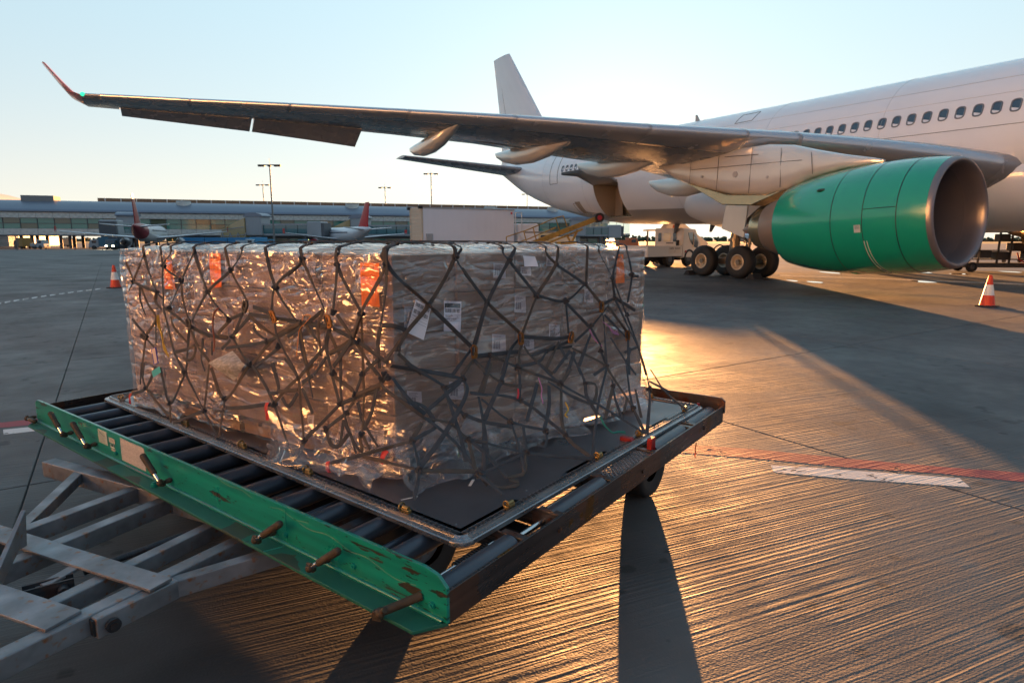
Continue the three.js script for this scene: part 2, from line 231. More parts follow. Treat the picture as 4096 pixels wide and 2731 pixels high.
// ---------- cargo dolly: its own frame has x along the green bar, z towards the aircraft ----------
const dolly = thing('cargo_dolly', 'flatbed roller dolly with a scuffed green front bar carrying the netted pallet', 'dolly', null, [-0.1943, 0, -1.6654], 143.551 * RAD);
{
  T.chips = tex(1024, (u, v) => {
    const a = fbm(u, v, 5, 400, 5), c = fbm(u, v, 14, 420, 5), scr = vn(u * 7, v * 120, 7, 120, 440) > 0.965 ? 1 : 0, chip = c > 0.66 ? 1 : 0, sp = fbm(u, v, 60, 460, 2) > 0.83 ? 1 : 0;
    const k = 0.8 + 0.28 * (a - 0.4); if (chip && a > 0.5) return [0.34, 0.3, 0.24]; if (scr && a > 0.48) return [0.5 * k, 0.66 * k, 0.55 * k]; if (sp) return [0.16, 0.22, 0.16];
    return [0.06 * k, 0.60 * k, 0.53 * k];
  }, true);
  T.barPaint = tex(2048, (u, v) => {                                // the bar's own paint: worn to metal at both ends, scratched along its length
    const x = u * 3.5, y = v < 0.8125 ? 0.48 + v * 0.16 : 0.48 - (1 - v) * 0.16, s01 = (a, b) => { const t = Math.min(1, Math.max(0, (x - a) / (b - a))); return t * t * (3 - 2 * t); };
    const wear = s01(0.5, 0) + 0.5 * s01(3.2, 3.5) + 0.25 * (y > 0.585 ? 1 : 0), a = fbm(x / 3.5, y * 2, 24, 2400, 5), c = fbm(x / 3.5 * 3 % 1, y * 4 % 1, 30, 2410, 4), k = 0.86 + 0.3 * (fbm(u, v, 6, 2420, 4) - 0.5);
    let scr = 0; for (const [x0, x1, y0, w, f] of [[0.66, 0.9, 0.572, 0.006, 40], [0.4, 0.72, 0.552, 0.008, 26], [0.12, 0.42, 0.528, 0.01, 22], [1.02, 1.3, 0.585, 0.005, 30], [2.6, 2.75, 0.57, 0.006, 35], [1.9, 2.0, 0.5, 0.004, 50]]) if (x > x0 && x < x1 && Math.abs(y - y0 - w * Math.sin(x * f) - 0.05 * (x - x0)) < 0.0012) scr = 1;
    if (a > 0.76 - 0.15 * wear) return [0.27 * k, 0.23 * k, 0.17 * k]; if (c > 0.78 - 0.1 * wear) return [0.13 * k, 0.25 * k, 0.18 * k]; if (scr) return [0.5, 0.58, 0.48];
    return [0.05 * k, 0.62 * k, 0.53 * k];
  }, true, 1, 128); T.barPaint.repeat.set(1 / 3.5, 1 / 0.16);
  M.barPaint = mat([0.85, 0.85, 0.85], 0.4, 0, { map: T.barPaint, roughnessMap: re(T.grime, 1.3), bumpMap: re(T.grime, 4), bumpScale: 0.0007, clearcoat: 0.2, clearcoatRoughness: 0.35 });
  M.greenPaint = mat([0.85, 0.85, 0.85], 0.42, 0, { map: re(T.chips, 0.62), roughnessMap: re(T.grime, 1.3), bumpMap: re(T.grime, 4), bumpScale: 0.0006, clearcoat: 0.25, clearcoatRoughness: 0.35 });
  T.dirtGreen = tex(512, (u, v) => { const a = fbm(u, v, 7, 500, 5), k = 0.8 + 0.3 * (a - 0.5); return a > 0.56 ? [0.24 * k, 0.31 * k, 0.23 * k] : [0.10 * k, 0.50 * k, 0.40 * k]; }, true);
  M.greenDirty = mat([0.85, 0.85, 0.85], 0.6, 0, { map: re(T.dirtGreen, 0.8) });
  const bar = part(dolly, 'front_bar', [
    (() => { const g = prism([[-0.005, 0.455], [3.475, 0.45], [3.475, 0.575], [3.44, 0.592], [3.3, 0.595], [0.085, 0.606], [0.03, 0.596], [-0.005, 0.565]], 0.01, 0.0015); g.translate(0, 0, -0.004); return g; })()], M.barPaint, 'scuffed green upright plate');
  part(bar, 'flange', (() => { const g = prism([[0.0, 0.004], [0.055, -0.088], [3.42, -0.07], [3.475, -0.03], [3.47, 0.004]], 0.009, 0.0015); g.rotateX(Math.PI / 2); g.translate(0, 0.449, 0); return g; })(), M.greenDirty, 'green bottom flange with grime');
  part(bar, 'fillet', tube([V(0.01, 0.455, -0.006), V(1.2, 0.455, -0.007), V(2.4, 0.453, -0.007), V(3.46, 0.452, -0.006)], 0.009, 6, 20), M.greenPaint);
  part(bar, 'weld_seam', [cyl(V(0.80, 0.46, -0.0055), V(0.80, 0.6, -0.0055), 0.0025, 0.0025, 5), cyl(V(0.8, 0.4505, -0.008), V(0.83, 0.4505, -0.085), 0.0025, 0.0025, 5)], M.greenPaint);
  // locking handles
  const handle = (name, p, q, grip0, label) => {
    const h = new THREE.Group(); h.name = 'locking_handle'; if (label) h.userData.label = label; dolly.add(h);
    part(h, 'pivot_pin', [cyl(V(p.x, p.y, -0.003), V(p.x, p.y, p.z), 0.008, 0.008, 10), cyl(V(p.x, p.y, -0.012), V(p.x, p.y, -0.03), 0.013, 0.011, 10)], M.rustHandle);
    part(h, 'clevis', [ball(0.014, p.x, p.y, p.z, 1.1, 1.1, 1.1), bx(0.022, 0.026, 0.018, p.x, p.y - 0.004, p.z + 0.01, 0.3, 0.003), cyl(V(p.x + 0.012, p.y + 0.012, p.z), V(p.x - 0.012, p.y + 0.016, p.z), 0.006, 0.006, 6)], M.rustHandle);
    const m = p.clone().lerp(q, grip0);
    part(h, 'lever', cyl(p, m, 0.0085, 0.0085, 10), M.chrome);
    const end = q.clone().sub(p).normalize().multiplyScalar(0.008);
    part(h, 'grip', [cyl(m.clone().lerp(p, 0.12), q, 0.0125, 0.0145, 12), ball(0.0143, q.x, q.y, q.z, 1, 1, 1, 12)], M.rustHandle);
  };
  for (const x of [2.88, 2.545, 1.70]) handle('a', V(x, 0.492, -0.055), V(x + 0.135, 0.592, -0.062), 0.38);
  for (const x of [0.875, 0.545]) handle('b', V(x, 0.484, -0.088), V(x - 0.105, 0.562, -0.052), 0.36);
  handle('l', V(3.5, 0.475, -0.05), V(3.4, 0.472, -0.04), 0.4);
  { const h = new THREE.Group(); h.name = 'locking_handle'; h.userData.label = 'stub handle without grip at the bar end'; dolly.add(h); part(h, 'pivot_pin', cyl(V(0.1, 0.505, -0.003), V(0.165, 0.478, -0.1), 0.014, 0.013, 12), M.rustHandle); part(h, 'clevis', [ball(0.017, 0.172, 0.474, -0.108, 1, 1, 1), cyl(V(0.15, 0.492, -0.108), V(0.2, 0.455, -0.108), 0.009, 0.009, 8), bx(0.03, 0.03, 0.02, 0.178, 0.466, -0.112, 0.4, 0.003)], M.rustHandle); }
  for (const [x, y] of [[0.803, 0.494], [0.416, 0.498], [0.053, 0.494], [2.29, 0.495]]) part(dolly, 'bolt', [cyl(V(x, y, -0.003), V(x, y, -0.014), 0.012, 0.012, 6), cyl(V(x, y, -0.014), V(x, y, -0.018), 0.006, 0.006, 8)], M.greenPaint);
  part(dolly, 'bolt', [cyl(V(1.79, 0.45, -0.045), V(1.79, 0.465, -0.045), 0.016, 0.016, 6), cyl(V(1.79, 0.465, -0.045), V(1.79, 0.472, -0.045), 0.009, 0.009, 8)], M.greenPaint);
  const plateMat = (w, h, draw) => mat([1, 1, 1], 0.5, 0, { map: canvasTex(w, h, draw) });
  const plate = (name, x0, x1, y0, y1, m, label) => { const g = new THREE.BoxGeometry(x0 - x1, y1 - y0, 0.002); g.rotateY(Math.PI); g.translate((x0 + x1) / 2, (y0 + y1) / 2, -0.0072); part(dolly, name, g, m, label); };
  plate('blank_panel', 2.226, 1.957, 0.472, 0.59, mat([0.55, 0.5, 0.46], 0.55, 0, { map: re(T.grime, 3) }), 'plain off-white panel riveted to the bar');
  plate('instruction_plate', 2.503, 2.39, 0.513, 0.588, plateMat(256, 180, (c, w, h) => { c.fillStyle = '#a9b3a6'; c.fillRect(0, 0, w, h); c.strokeStyle = '#56645c'; c.lineWidth = 3; for (let y = 26; y < h - 10; y += 13) { c.beginPath(); c.moveTo(16, y); c.lineTo(w - 20 - (y * 37 % 70), y); c.stroke(); } c.lineWidth = 7; c.strokeStyle = '#3a5a50'; c.beginPath(); c.moveTo(26, 20); c.quadraticCurveTo(90, 60, 180, 70); c.stroke(); }), 'small worn instruction plate');
  plate('data_plate', 2.368, 2.296, 0.54, 0.566, plateMat(128, 48, (c, w, h) => { c.fillStyle = '#b5b0a2'; c.fillRect(0, 0, w, h); c.fillStyle = '#5c5c55'; for (let y = 9; y < h - 6; y += 9) c.fillRect(8, y, w - 24, 2); }));
  plate('data_plate', 2.358, 2.305, 0.513, 0.533, plateMat(128, 48, (c, w, h) => { c.fillStyle = '#7f978c'; c.fillRect(0, 0, w, h); c.fillStyle = '#24463c'; c.fillRect(34, 6, 60, 22); c.fillStyle = '#c9c6ba'; c.fillRect(0, 32, w, 14); }));
  plate('data_plate', 2.352, 2.302, 0.498, 0.508, plateMat(128, 32, (c, w, h) => { c.fillStyle = '#b8ad9c'; c.fillRect(0, 0, w, h); c.fillStyle = '#5a5148'; c.fillRect(10, 13, w - 26, 6); }));
  // side rails, rear bar and frame
  T.yellowChip = tex(512, (u, v) => { const a = fbm(u, v, 6, 611, 5), b = fbm(u, v, 10, 640, 4), s = vn(u * 3, v * 110, 3, 110, 5), k = 0.5 + 0.5 * a + 0.2 * (s - 0.5); if (b > 0.72) return [0.62, 0.43, 0.1]; return a > 0.58 ? [k * 0.72, k * 0.55, k * 0.46] : [k * 0.62, k * 0.6, k * 0.6]; }, true);
  M.rail = mat([0.3, 0.28, 0.28], 0.48, 0.5, { map: re(T.yellowChip, 0.7), roughnessMap: re(T.rub, 2), bumpMap: re(T.rub, 1.5), bumpScale: 0.001 });
  for (const [x, s] of [[0, 1], [3.47, -1]]) {
    const r = part(dolly, 'side_rail', [bx(0.012, 0.105, 2.545, x, 0.5, 1.277, 0, 0.002), bx(0.04, 0.008, 2.5, x + s * 0.022, 0.452, 1.28)], M.rail);
    for (const z of [0.62, 1.36, 2.2]) part(r, 'rail_bolt', cyl(V(x - s * 0.005, 0.5, z), V(x - s * 0.014, 0.5, z), 0.011, 0.011, 6), M.darkSteel);
  }
  part(dolly, 'rear_bar', (() => { const g = prism([[-0.01, 0.51], [3.48, 0.51], [3.48, 0.585], [3.46, 0.6], [0.012, 0.6], [-0.01, 0.582]], 0.014, 0.003); g.translate(0, 0, 2.548); return g; })(), M.darkSteel);
  part(dolly, 'rear_bar_foot', bx(3.46, 0.05, 0.03, 1.735, 0.47, 2.556), M.darkSteel);
  for (const z of [0.035, 0.62, 1.3, 2.0, 2.5]) part(dolly, 'frame_beam', bx(3.2, 0.05, 0.06, 1.735, 0.437, z + (z < 0.1 ? 0.05 : 0), 0, 0.004), M.blackSteel);
  for (const x of [0.5, 1.15, 1.73, 2.35, 2.95]) part(dolly, 'cross_member', bx(0.06, 0.05, 2.2, x, 0.39, 1.33, 0, 0.004), M.blackSteel);
  // deck rollers run front to rear; every second one is backed by a square tube
  for (let k = 0; k < 14; k++) { const x = 0.33 + k * 0.226; part(dolly, 'deck_roller', [cyl(V(x, 0.505, 0.03), V(x, 0.505, 1.25), 0.036, 0.036, 18), cyl(V(x, 0.505, 1.29), V(x, 0.505, 2.5), 0.036, 0.036, 18)], M.roller); if (k % 2) part(dolly, 'deck_tube', bx(0.05, 0.045, 2.48, x + 0.113, 0.475, 1.27, 0, 0.004), M.blackSteel); else part(dolly, 'deck_rod', cyl(V(x + 0.1, 0.49, 0.02), V(x + 0.1, 0.49, 2.5), 0.014, 0.014, 10), M.roller); }
  // the roller bank along the near side rail
  for (const [a, b] of [[0.02, 0.4], [0.655, 1.065], [1.6, 2.01], [2.1, 2.49]]) { const r = part(dolly, 'side_roller', [cyl(V(0.062, 0.503, a), V(0.062, 0.503, b), 0.047, 0.047, 28)], M.roller); part(r, 'roller_end', cyl(V(0.062, 0.503, b), V(0.062, 0.503, b + 0.006), 0.04, 0.04, 20), M.darkSteel); part(r, 'roller_end', cyl(V(0.062, 0.503, a - 0.006), V(0.062, 0.503, a), 0.04, 0.04, 20), M.darkSteel); part(r, 'axle', cyl(V(0.125, 0.508, a - 0.01), V(0.125, 0.508, b + 0.03), 0.009, 0.009, 10), M.chrome); }
  part(dolly, 'push_rod', cyl(V(0.085, 0.5, 0.41), V(0.085, 0.5, 0.65), 0.013, 0.013, 14), M.chrome);
  part(dolly, 'return_spring', tube(Array.from({ length: 90 }, (_, i) => V(0.128 + 0.013 * Math.cos(i * 0.9), 0.508 + 0.013 * Math.sin(i * 0.9), 0.18 + i * 0.0019)), 0.003, 5, 260), M.black);
  for (const z of [0.41, 0.648, 1.075, 1.52, 2.02, 2.085]) { const p = part(dolly, 'cross_plate', [bx(0.52, 0.075, 0.007, 0.27, 0.507, z, 0, 0.001), bx(0.1, 0.006, 0.03, 0.06, 0.543, z + 0.012)], M.darkSteel); part(p, 'plate_bolt', cyl(V(0.05, 0.515, z - 0.004), V(0.05, 0.515, z - 0.012), 0.012, 0.012, 6), M.darkSteel); }
  const deck = part(dolly, 'grating_frame', [bx(0.012, 0.03, 0.43, 0.012, 0.528, 1.298), bx(0.012, 0.03, 0.43, 0.2, 0.528, 1.298)], M.darkSteel);
  { const bars = []; for (let k = -8; k < 24; k++) for (const s of [-1, 1]) { const z0 = 1.085 + k * 0.03, x0 = 0.012, z1 = z0 + 0.188 * 1.05; const a = s > 0 ? V(x0, 0.536, z0) : V(0.2, 0.536, z0), b = s > 0 ? V(0.2, 0.536, z1) : V(x0, 0.536, z1); const cl = (p, q) => { const lo = 1.085, hi = 1.512; let t0 = 0, t1 = 1; const dz = q.z - p.z; t0 = Math.max(t0, (lo - p.z) / dz); t1 = Math.min(t1, (hi - p.z) / dz); return t1 > t0 ? [p.clone().lerp(q, t0), p.clone().lerp(q, t1)] : null; }; const c = cl(a, b); if (c) bars.push(beam(c[0], c[1], 0.0045, 0.005)); } part(deck, 'grating', bars, M.galv); }
  const stop = part(dolly, 'pallet_stop', (() => { const g = prism([[0, 0], [0.05, 0], [0.062, 0.05], [0.085, 0.085], [0.085, 0.105], [0.03, 0.105], [0.0, 0.06]], 0.03, 0.003); g.translate(0.115, 0.475, 1.535); return g; })(), M.red, 'red hinged pallet stop');
  part(stop, 'stop_post', bx(0.026, 0.115, 0.05, 0.042, 0.545, 1.56, 0, 0.003), M.red);
  part(dolly, 'pallet_stop', [bx(0.016, 0.06, 0.016, 0.12, 0.545, 2.45, 0, 0.002)], M.red);
  part(dolly, 'hanging_ribbon', (() => { const pts = []; for (let i = 0; i < 9; i++) pts.push(V(-0.012 + 0.006 * n3(i * 0.8, 2, 1), 0.45 - i * 0.011, 2.06 + 0.01 * n3(i * 0.7, 5, 3))); return tube(pts, 0.0035, 4, 24); })(), mat([0.75, 0.16, 0.02], 0.6, 0, { transmission: 0.35 }), 'torn orange ribbon hanging from the rail');
  // wheels
  const wheel = (x, z) => { const w = new THREE.Group(); w.name = 'wheel'; w.position.set(x, 0.2, z); dolly.add(w); const tp = [[0.1, -0.085], [0.15, -0.1], [0.185, -0.098], [0.2, -0.075], [0.2, 0.075], [0.185, 0.098], [0.15, 0.1], [0.1, 0.085]]; const g = lathe(tp, 36); g.rotateZ(Math.PI / 2); part(w, 'tyre', g, M.tyre); const h = lathe([[0.0, -0.03], [0.04, -0.035], [0.06, -0.015], [0.085, -0.02], [0.1, -0.05], [0.105, -0.05], [0.105, 0.05], [0.1, 0.05], [0.085, 0.02], [0.06, 0.015], [0.04, 0.035], [0, 0.03]], 24); h.rotateZ(Math.PI / 2); part(w, 'rim', h, M.galv); };
  for (const [x, z] of [[0.80, 0.66], [2.67, 0.66], [0.39, 2.2], [3.08, 2.2]]) wheel(x, z);
  part(dolly, 'axle_beam', [bx(2.56, 0.06, 0.06, 1.735, 0.3, 2.2, 0, 0.005), bx(0.07, 0.16, 0.09, 0.5, 0.27, 2.2), bx(0.07, 0.16, 0.09, 2.97, 0.27, 2.2)], M.blackSteel);
  part(dolly, 'unseen_shading_axle', [bx(1.74, 0.29, 0.1, 1.735, 0.19, 0.66, 0, 0.01), cyl(V(1.735, 0.31, 0.66), V(1.735, 0.37, 0.66), 0.42, 0.42, 28)], M.blackSteel);  // unseen axle, made deep to keep low sun off the ground at left
  // drawbar
  const db = new THREE.Group(); db.name = 'drawbar'; db.userData.label = 'grey galvanised square-tube drawbar'; dolly.add(db);
  const q = (u, v, h = 0.365) => { const a = u + 0.14, b = v + 0.22; return V(a * 0.99966 - b * 0.02618, h, a * 0.02618 + b * 0.99966); };
  const tubeBar = (...a) => part(db, 'square_tube', a, M.galv);
  tubeBar(beam(q(1.9, -0.1), q(1.66, -1.15), 0.062, 0.07, 0.005));
  tubeBar(beam(q(1.645, -0.1), q(1.40, -1.15), 0.062, 0.07, 0.005));
  tubeBar(beam(q(1.225, -0.1), q(1.035, -0.885), 0.055, 0.062, 0.005));
  tubeBar(beam(q(0.985, -0.1), q(0.79, -1.35), 0.062, 0.07, 0.005));
  tubeBar(beam(q(0.72, 0.0, 0.36), q(0.865, -0.58, 0.36), 0.05, 0.066, 0.005), beam(q(0.866, -0.57, 0.36), q(0.835, -0.835, 0.36), 0.06, 0.07, 0.005));
  part(db, 'tube_end', [bx(0.045, 0.05, 0.006, q(1.035, -0.888).x, 0.365, q(1.035, -0.888).z), bx(0.046, 0.054, 0.006, q(0.836, -0.838).x, 0.362, q(0.836, -0.838).z)], M.black);
  part(db, 'pull_rod', cyl(q(1.215, -0.15, 0.375), q(1.205, -0.74, 0.375), 0.013, 0.013, 10), M.blackSteel);
  part(db, 'cross_strap', (() => { const a = q(1.82, -0.885, 0.407), b = q(0.83, -0.625, 0.407); return beam(a, b, 0.085, 0.011, 0.002); })(), M.galv);
  part(db, 'cross_strap', beam(q(1.3, -1.03, 0.405), q(0.86, -0.9, 0.405), 0.11, 0.01, 0.002), M.galv);
  part(db, 'tongue', (() => { const a = q(1.22, -0.735, 0.403), b = q(1.19, -0.87, 0.385), g = beam(a, b, 0.045, 0.012, 0.003); return [g, cyl(b, b.clone().add(V(0, -0.012, 0)), 0.022, 0.022, 14)]; })(), M.galv);
  part(db, 'coupling_blade', (() => { const s = new THREE.Shape(); s.moveTo(0, 0); s.lineTo(0.36, 0.15); s.lineTo(0.33, 0.02); s.lineTo(0.26, 0.035); s.lineTo(0.06, -0.03); const g = muv(new THREE.ExtrudeGeometry(s, { depth: 0.012, bevelEnabled: true, bevelSize: 0.002, bevelThickness: 0.002, bevelSegments: 1 })); const o = q(1.235, -1.02, 0.40); g.rotateY(-34 * RAD); g.translate(o.x, o.y, o.z); return g; })(), M.galv);
  part(db, 'bolt', [cyl(q(0.80, -0.79, 0.36), q(0.785, -0.79, 0.36), 0.022, 0.022, 18), cyl(q(0.785, -0.79, 0.36), q(0.78, -0.79, 0.36), 0.012, 0.012, 12)], M.blackSteel);
  part(db, 'bracket', [beam(q(1.22, -0.92, 0.37), q(1.18, -0.78, 0.37), 0.008, 0.055), beam(q(1.18, -0.93, 0.37), q(1.14, -0.79, 0.37), 0.008, 0.055), cyl(q(1.16, -0.82, 0.37), q(1.11, -0.83, 0.37), 0.018, 0.018, 8)], M.blackSteel);
  part(db, 'support_beam', [beam(q(2.62, -0.46, 0.36), q(0.9, -0.09, 0.36), 0.07, 0.085, 0.005)], M.galv);
  part(db, 'brace', beam(q(2.33, -0.4, 0.372), q(1.76, -0.8, 0.372), 0.05, 0.05, 0.004), M.galv);
}

// ---------- air cargo pallet ----------
const PF = { pos: [-0.1694, 0, -1.925], ry: 142.051 * RAD };
const palletFrame = new THREE.Matrix4().makeRotationY(PF.ry).setPosition(...PF.pos);
const toPallet = palletFrame.clone().invert();
const PW = 3.19, PD = 2.23, PH = 0.57;
const pallet = thing('air_cargo_pallet', 'flat aluminium air cargo pallet with lipped edges under the netted load', 'pallet', null, PF.pos, PF.ry);
{
  M.deckSheet = mat([0.13, 0.135, 0.15], 0.42, 0.55, { map: re(T.grime, 0.7), roughnessMap: re(T.grime, 0.9), bumpMap: re(T.grime, 1.5), bumpScale: 0.0012 });
  part(pallet, 'deck_sheet', bx(PW - 0.09, 0.012, PD - 0.09, PW / 2, PH - 0.012, PD / 2), M.deckSheet);
  const rail = (x0, z0, x1, z1) => {   // a lipped edge: low outer lip, raised rib, slotted seat track inside
    const L = Math.hypot(x1 - x0, z1 - z0), s = [[0, -0.028], [0, -0.012], [0.004, -0.009], [0.024, -0.009], [0.026, 0.002], [0.033, 0.002], [0.034, -0.003], [0.062, -0.003], [0.064, -0.006], [0.085, -0.006], [0.085, -0.028]];
    const g = prism(s, L); const ang = Math.atan2(x1 - x0, z1 - z0);
    g.rotateY(ang); g.translate(x0, PH, z0); const r = part(pallet, 'edge_rail', g, M.alu);
    const tr = [], n = Math.floor(L / 0.0254), dx = (x1 - x0) / L, dz = (z1 - z0) / L, nx = dz, nz = -dx;   // inside of the pallet
    const c = (d, o, h) => V(x0 + dx * d + nx * o, PH + h, z0 + dz * d + nz * o);
    part(r, 'seat_track', [beam(c(0.0, 0.047, -0.002), c(L, 0.047, -0.002), 0.011, 0.0035)], M.black);
    for (let k = 0; k < n; k++) for (const o of [0.0405, 0.0535]) tr.push(cyl(c(k * 0.0254 + 0.01, o, -0.002), c(k * 0.0254 + 0.01, o, 0.0012), 0.005, 0.005, 7));
    const t = part(r, 'track_studs', tr, M.deckSheet); t.userData.kind = 'stuff';
  };
  // each rail runs so that its profile points inwards
  const c = 0.06;
  rail(PW - c, 0, c, 0); rail(0, c, 0, PD - c); rail(c, PD, PW - c, PD); rail(PW, PD - c, PW, c);
  for (const [x, z, t] of [[0, 0, 0], [PW, 0, 1], [PW, PD, 2], [0, PD, 3]]) { const g = lathe([[0.001, -0.006], [0.026, -0.006], [0.027, 0.001], [0.034, 0.001], [0.036, -0.009], [0.056, -0.009], [0.0605, -0.013], [0.0605, -0.028]], 10); const k = new THREE.LatheGeometry([[0.001, -0.006], [0.026, -0.006], [0.027, 0.001], [0.034, 0.001], [0.036, -0.009], [0.056, -0.009], [0.0605, -0.013], [0.0605, -0.028]].map(([r, y]) => new THREE.Vector2(r, y)), 10, [Math.PI, Math.PI / 2, 0, -Math.PI / 2][t], Math.PI / 2); k.translate(x === 0 ? c : PW - c, PH, z === 0 ? c : PD - c); part(pallet, 'corner', k, M.alu); g.dispose(); }
  for (const [u, v] of [[0.12, 0.1], [0.1, 0.5], [0.1, 0.95], [0.1, 1.4], [0.1, 1.85], [0.6, 0.1], [1.2, 0.1], [1.8, 0.1], [2.4, 0.1], [3.0, 0.1]]) part(pallet, 'rivet', ball(0.006, u, PH - 0.006, v, 1, 0.35, 1, 8), M.alu);
  part(pallet, 'paper_strip', bx(0.012, 0.0008, 0.07, 0.33, PH - 0.0045, 0.42, 0.5), M.white, 'thin white paper strip lying on the sheet');
  part(pallet, 'paper_strip', bx(0.006, 0.0008, 0.07, 0.42, PH - 0.0045, 0.15, -0.4), M.white);
}
// ---------- the load: cartons on skids, wrapped in film, under a net ----------
// footprint in the pallet's frame (x, z): near corner, left end, right end, and the two hidden corners
const FQ = [0.64, 0.28], FL = [2.785, 0.068], FR = [0.335, 1.985], FB = [2.88, 1.9], TOP = 1.515, BASE = 0.66;
const dirTo = (a, b) => { const L = Math.hypot(b[0] - a[0], b[1] - a[1]); return [(b[0] - a[0]) / L, (b[1] - a[1]) / L, L]; };
const cartons = [];
{
  T.card = tex(512, (u, v) => { const a = fbm(u, v, 5, 700, 4), f = vn(u * 4, v * 150, 4, 150, 710), g = fbm(u, v, 60, 720, 2); const k = 0.86 + 0.16 * (a - 0.5) + 0.08 * (f - 0.5) + 0.06 * (g - 0.5); return [k, k * 0.98, k * 0.95]; }, true);
  M.card = [[0.46, 0.315, 0.21], [0.42, 0.285, 0.19], [0.5, 0.345, 0.235], [0.38, 0.255, 0.17]].map((c) => mat(c, 0.75, 0, { map: re(T.card, 1.6), bumpMap: re(T.card, 1.6), bumpScale: 0.0008 }));
  M.tape = mat([0.5, 0.36, 0.2], 0.25, 0, { clearcoat: 0.6, clearcoatRoughness: 0.15 });
  const geoCache = new Map();
  const ORD = ['first', 'second', 'third', 'fourth', 'fifth', 'sixth'];
  const carton = (o, d, along, inward, w, dp, h, y, k, label) => {        // lower edge of the outer face starts "along" metres from o in direction d
    const n = [-d[1], d[0]], s = (n[0] * (FB[0] - o[0]) + n[1] * (FB[1] - o[1])) > 0 ? 1 : -1, nx = n[0] * s, nz = n[1] * s;
    const cx = o[0] + d[0] * (along + w / 2) + nx * (inward + dp / 2), cz = o[1] + d[1] * (along + w / 2) + nz * (inward + dp / 2);
    const key = [w, h, dp].map((x) => x.toFixed(3)).join(); if (!geoCache.has(key)) geoCache.set(key, [bx(w - 0.004, h - 0.003, dp - 0.004, 0, 0, 0, 0, 0.004), bx(w - 0.003, 0.0012, 0.05, 0, h / 2 - 0.0008, 0)]);
    const [g, tape] = geoCache.get(key), c = thing('carton', label ?? 'brown carton deep inside the wrapped stack', 'carton', 'cartons under the film and net', [0, 0, 0], 0);
    const m = finish(new THREE.Mesh(g, M.card[k % 4])); m.name = 'box'; c.add(m); const tp = finish(new THREE.Mesh(tape, M.tape)); tp.name = 'tape'; c.add(tp);
    c.matrixAutoUpdate = true; const w3 = V(cx, y + h / 2, cz).applyMatrix4(palletFrame); c.position.copy(w3); c.rotation.y = PF.ry - Math.atan2(d[1], d[0]);
    cartons.push(c); return c;
  };
  const rows = [0.172, 0.17, 0.174, 0.168, 0.171]; const dL = dirTo(FQ, FL), dR = dirTo(FQ, FR);
  const wl = [0.43, 0.36, 0.34, 0.365, 0.345, 0.33], wr = [0.325, 0.355, 0.345, 0.37, 0.345];
  let a = 0;
  wl.forEach((w, i) => { let y = BASE; rows.forEach((h, r) => { carton(FQ, dL, a, rr(0, 0.012) + (i ? 0 : 0), w, 0.36, h, y, (i * 3 + r * 5), `brown carton on the warmly lit face, ${ORD[r]} row up, ${ORD[i]} column from the near corner`); y += h; }); a += w; });
  a = 0.02;
  wr.forEach((w, i) => { let y = BASE; rows.forEach((h, r) => { carton(FQ, dR, a + 0.0, i === 0 ? 0.02 : rr(0, 0.012), w, i === 0 ? 0.05 : 0.36, h, y, (i * 5 + r * 3 + 1), `brown carton on the shaded right face, ${ORD[r]} row up, ${ORD[i]} column from the near corner`); y += h; }); a += w; });
  // inner columns, seen only a little through the top of the film
  for (let i = 0; i < 5; i++) for (let j = 0; j < 3; j++) for (let r = 0; r < 2; r++) carton([1.06, 0.66], [1, 0, 1], i * 0.375, j * 0.44, 0.37, 0.43, 0.427, BASE + r * 0.427, i + j + r);
  // wooden skids below the cartons
  T.wood = tex(256, (u, v) => { const g = vn(u * 5, v * 60, 5, 60, 730), a = fbm(u, v, 6, 740, 4); const k = 0.7 + 0.3 * g * 0.6 + 0.2 * (a - 0.5); return [k, k * 0.9, k * 0.76]; }, true);
  M.wood = mat([0.4, 0.26, 0.13], 0.75, 0, { map: re(T.wood, 2) });
  const skid = (o, d, x0, L, dp, label) => { const t = thing('wooden_skid', label, 'skid', null, [0, 0, 0], 0); const n = [-d[1], d[0]], s = (n[0] * (FB[0] - o[0]) + n[1] * (FB[1] - o[1])) > 0 ? 1 : -1; const w3 = V(o[0] + d[0] * x0, PH, o[1] + d[1] * x0).applyMatrix4(palletFrame); t.position.copy(w3); t.rotation.y = PF.ry - Math.atan2(d[1], d[0]); for (let k = 0; k < 3; k++) part(t, 'bearer', bx(L, 0.05, 0.07, L / 2, 0.026, s * (0.05 + k * (dp - 0.1) / 2)), M.wood); for (let k = 0; k < 7; k++) part(t, 'deck_board', bx(L / 7 - 0.03, 0.02, dp, (k + 0.5) * L / 7, 0.066, s * dp / 2), M.wood); };
  skid(FQ, dL, 0, 1.1, 0.9, 'wooden skid under the near end of the left cartons'); skid(FQ, dL, 1.14, 1.1, 0.9, 'wooden skid under the far end of the left cartons'); skid(FR, dirTo(FR, FQ), 0.0, 1.15, 0.9, 'wooden skid under the right-hand cartons');
}
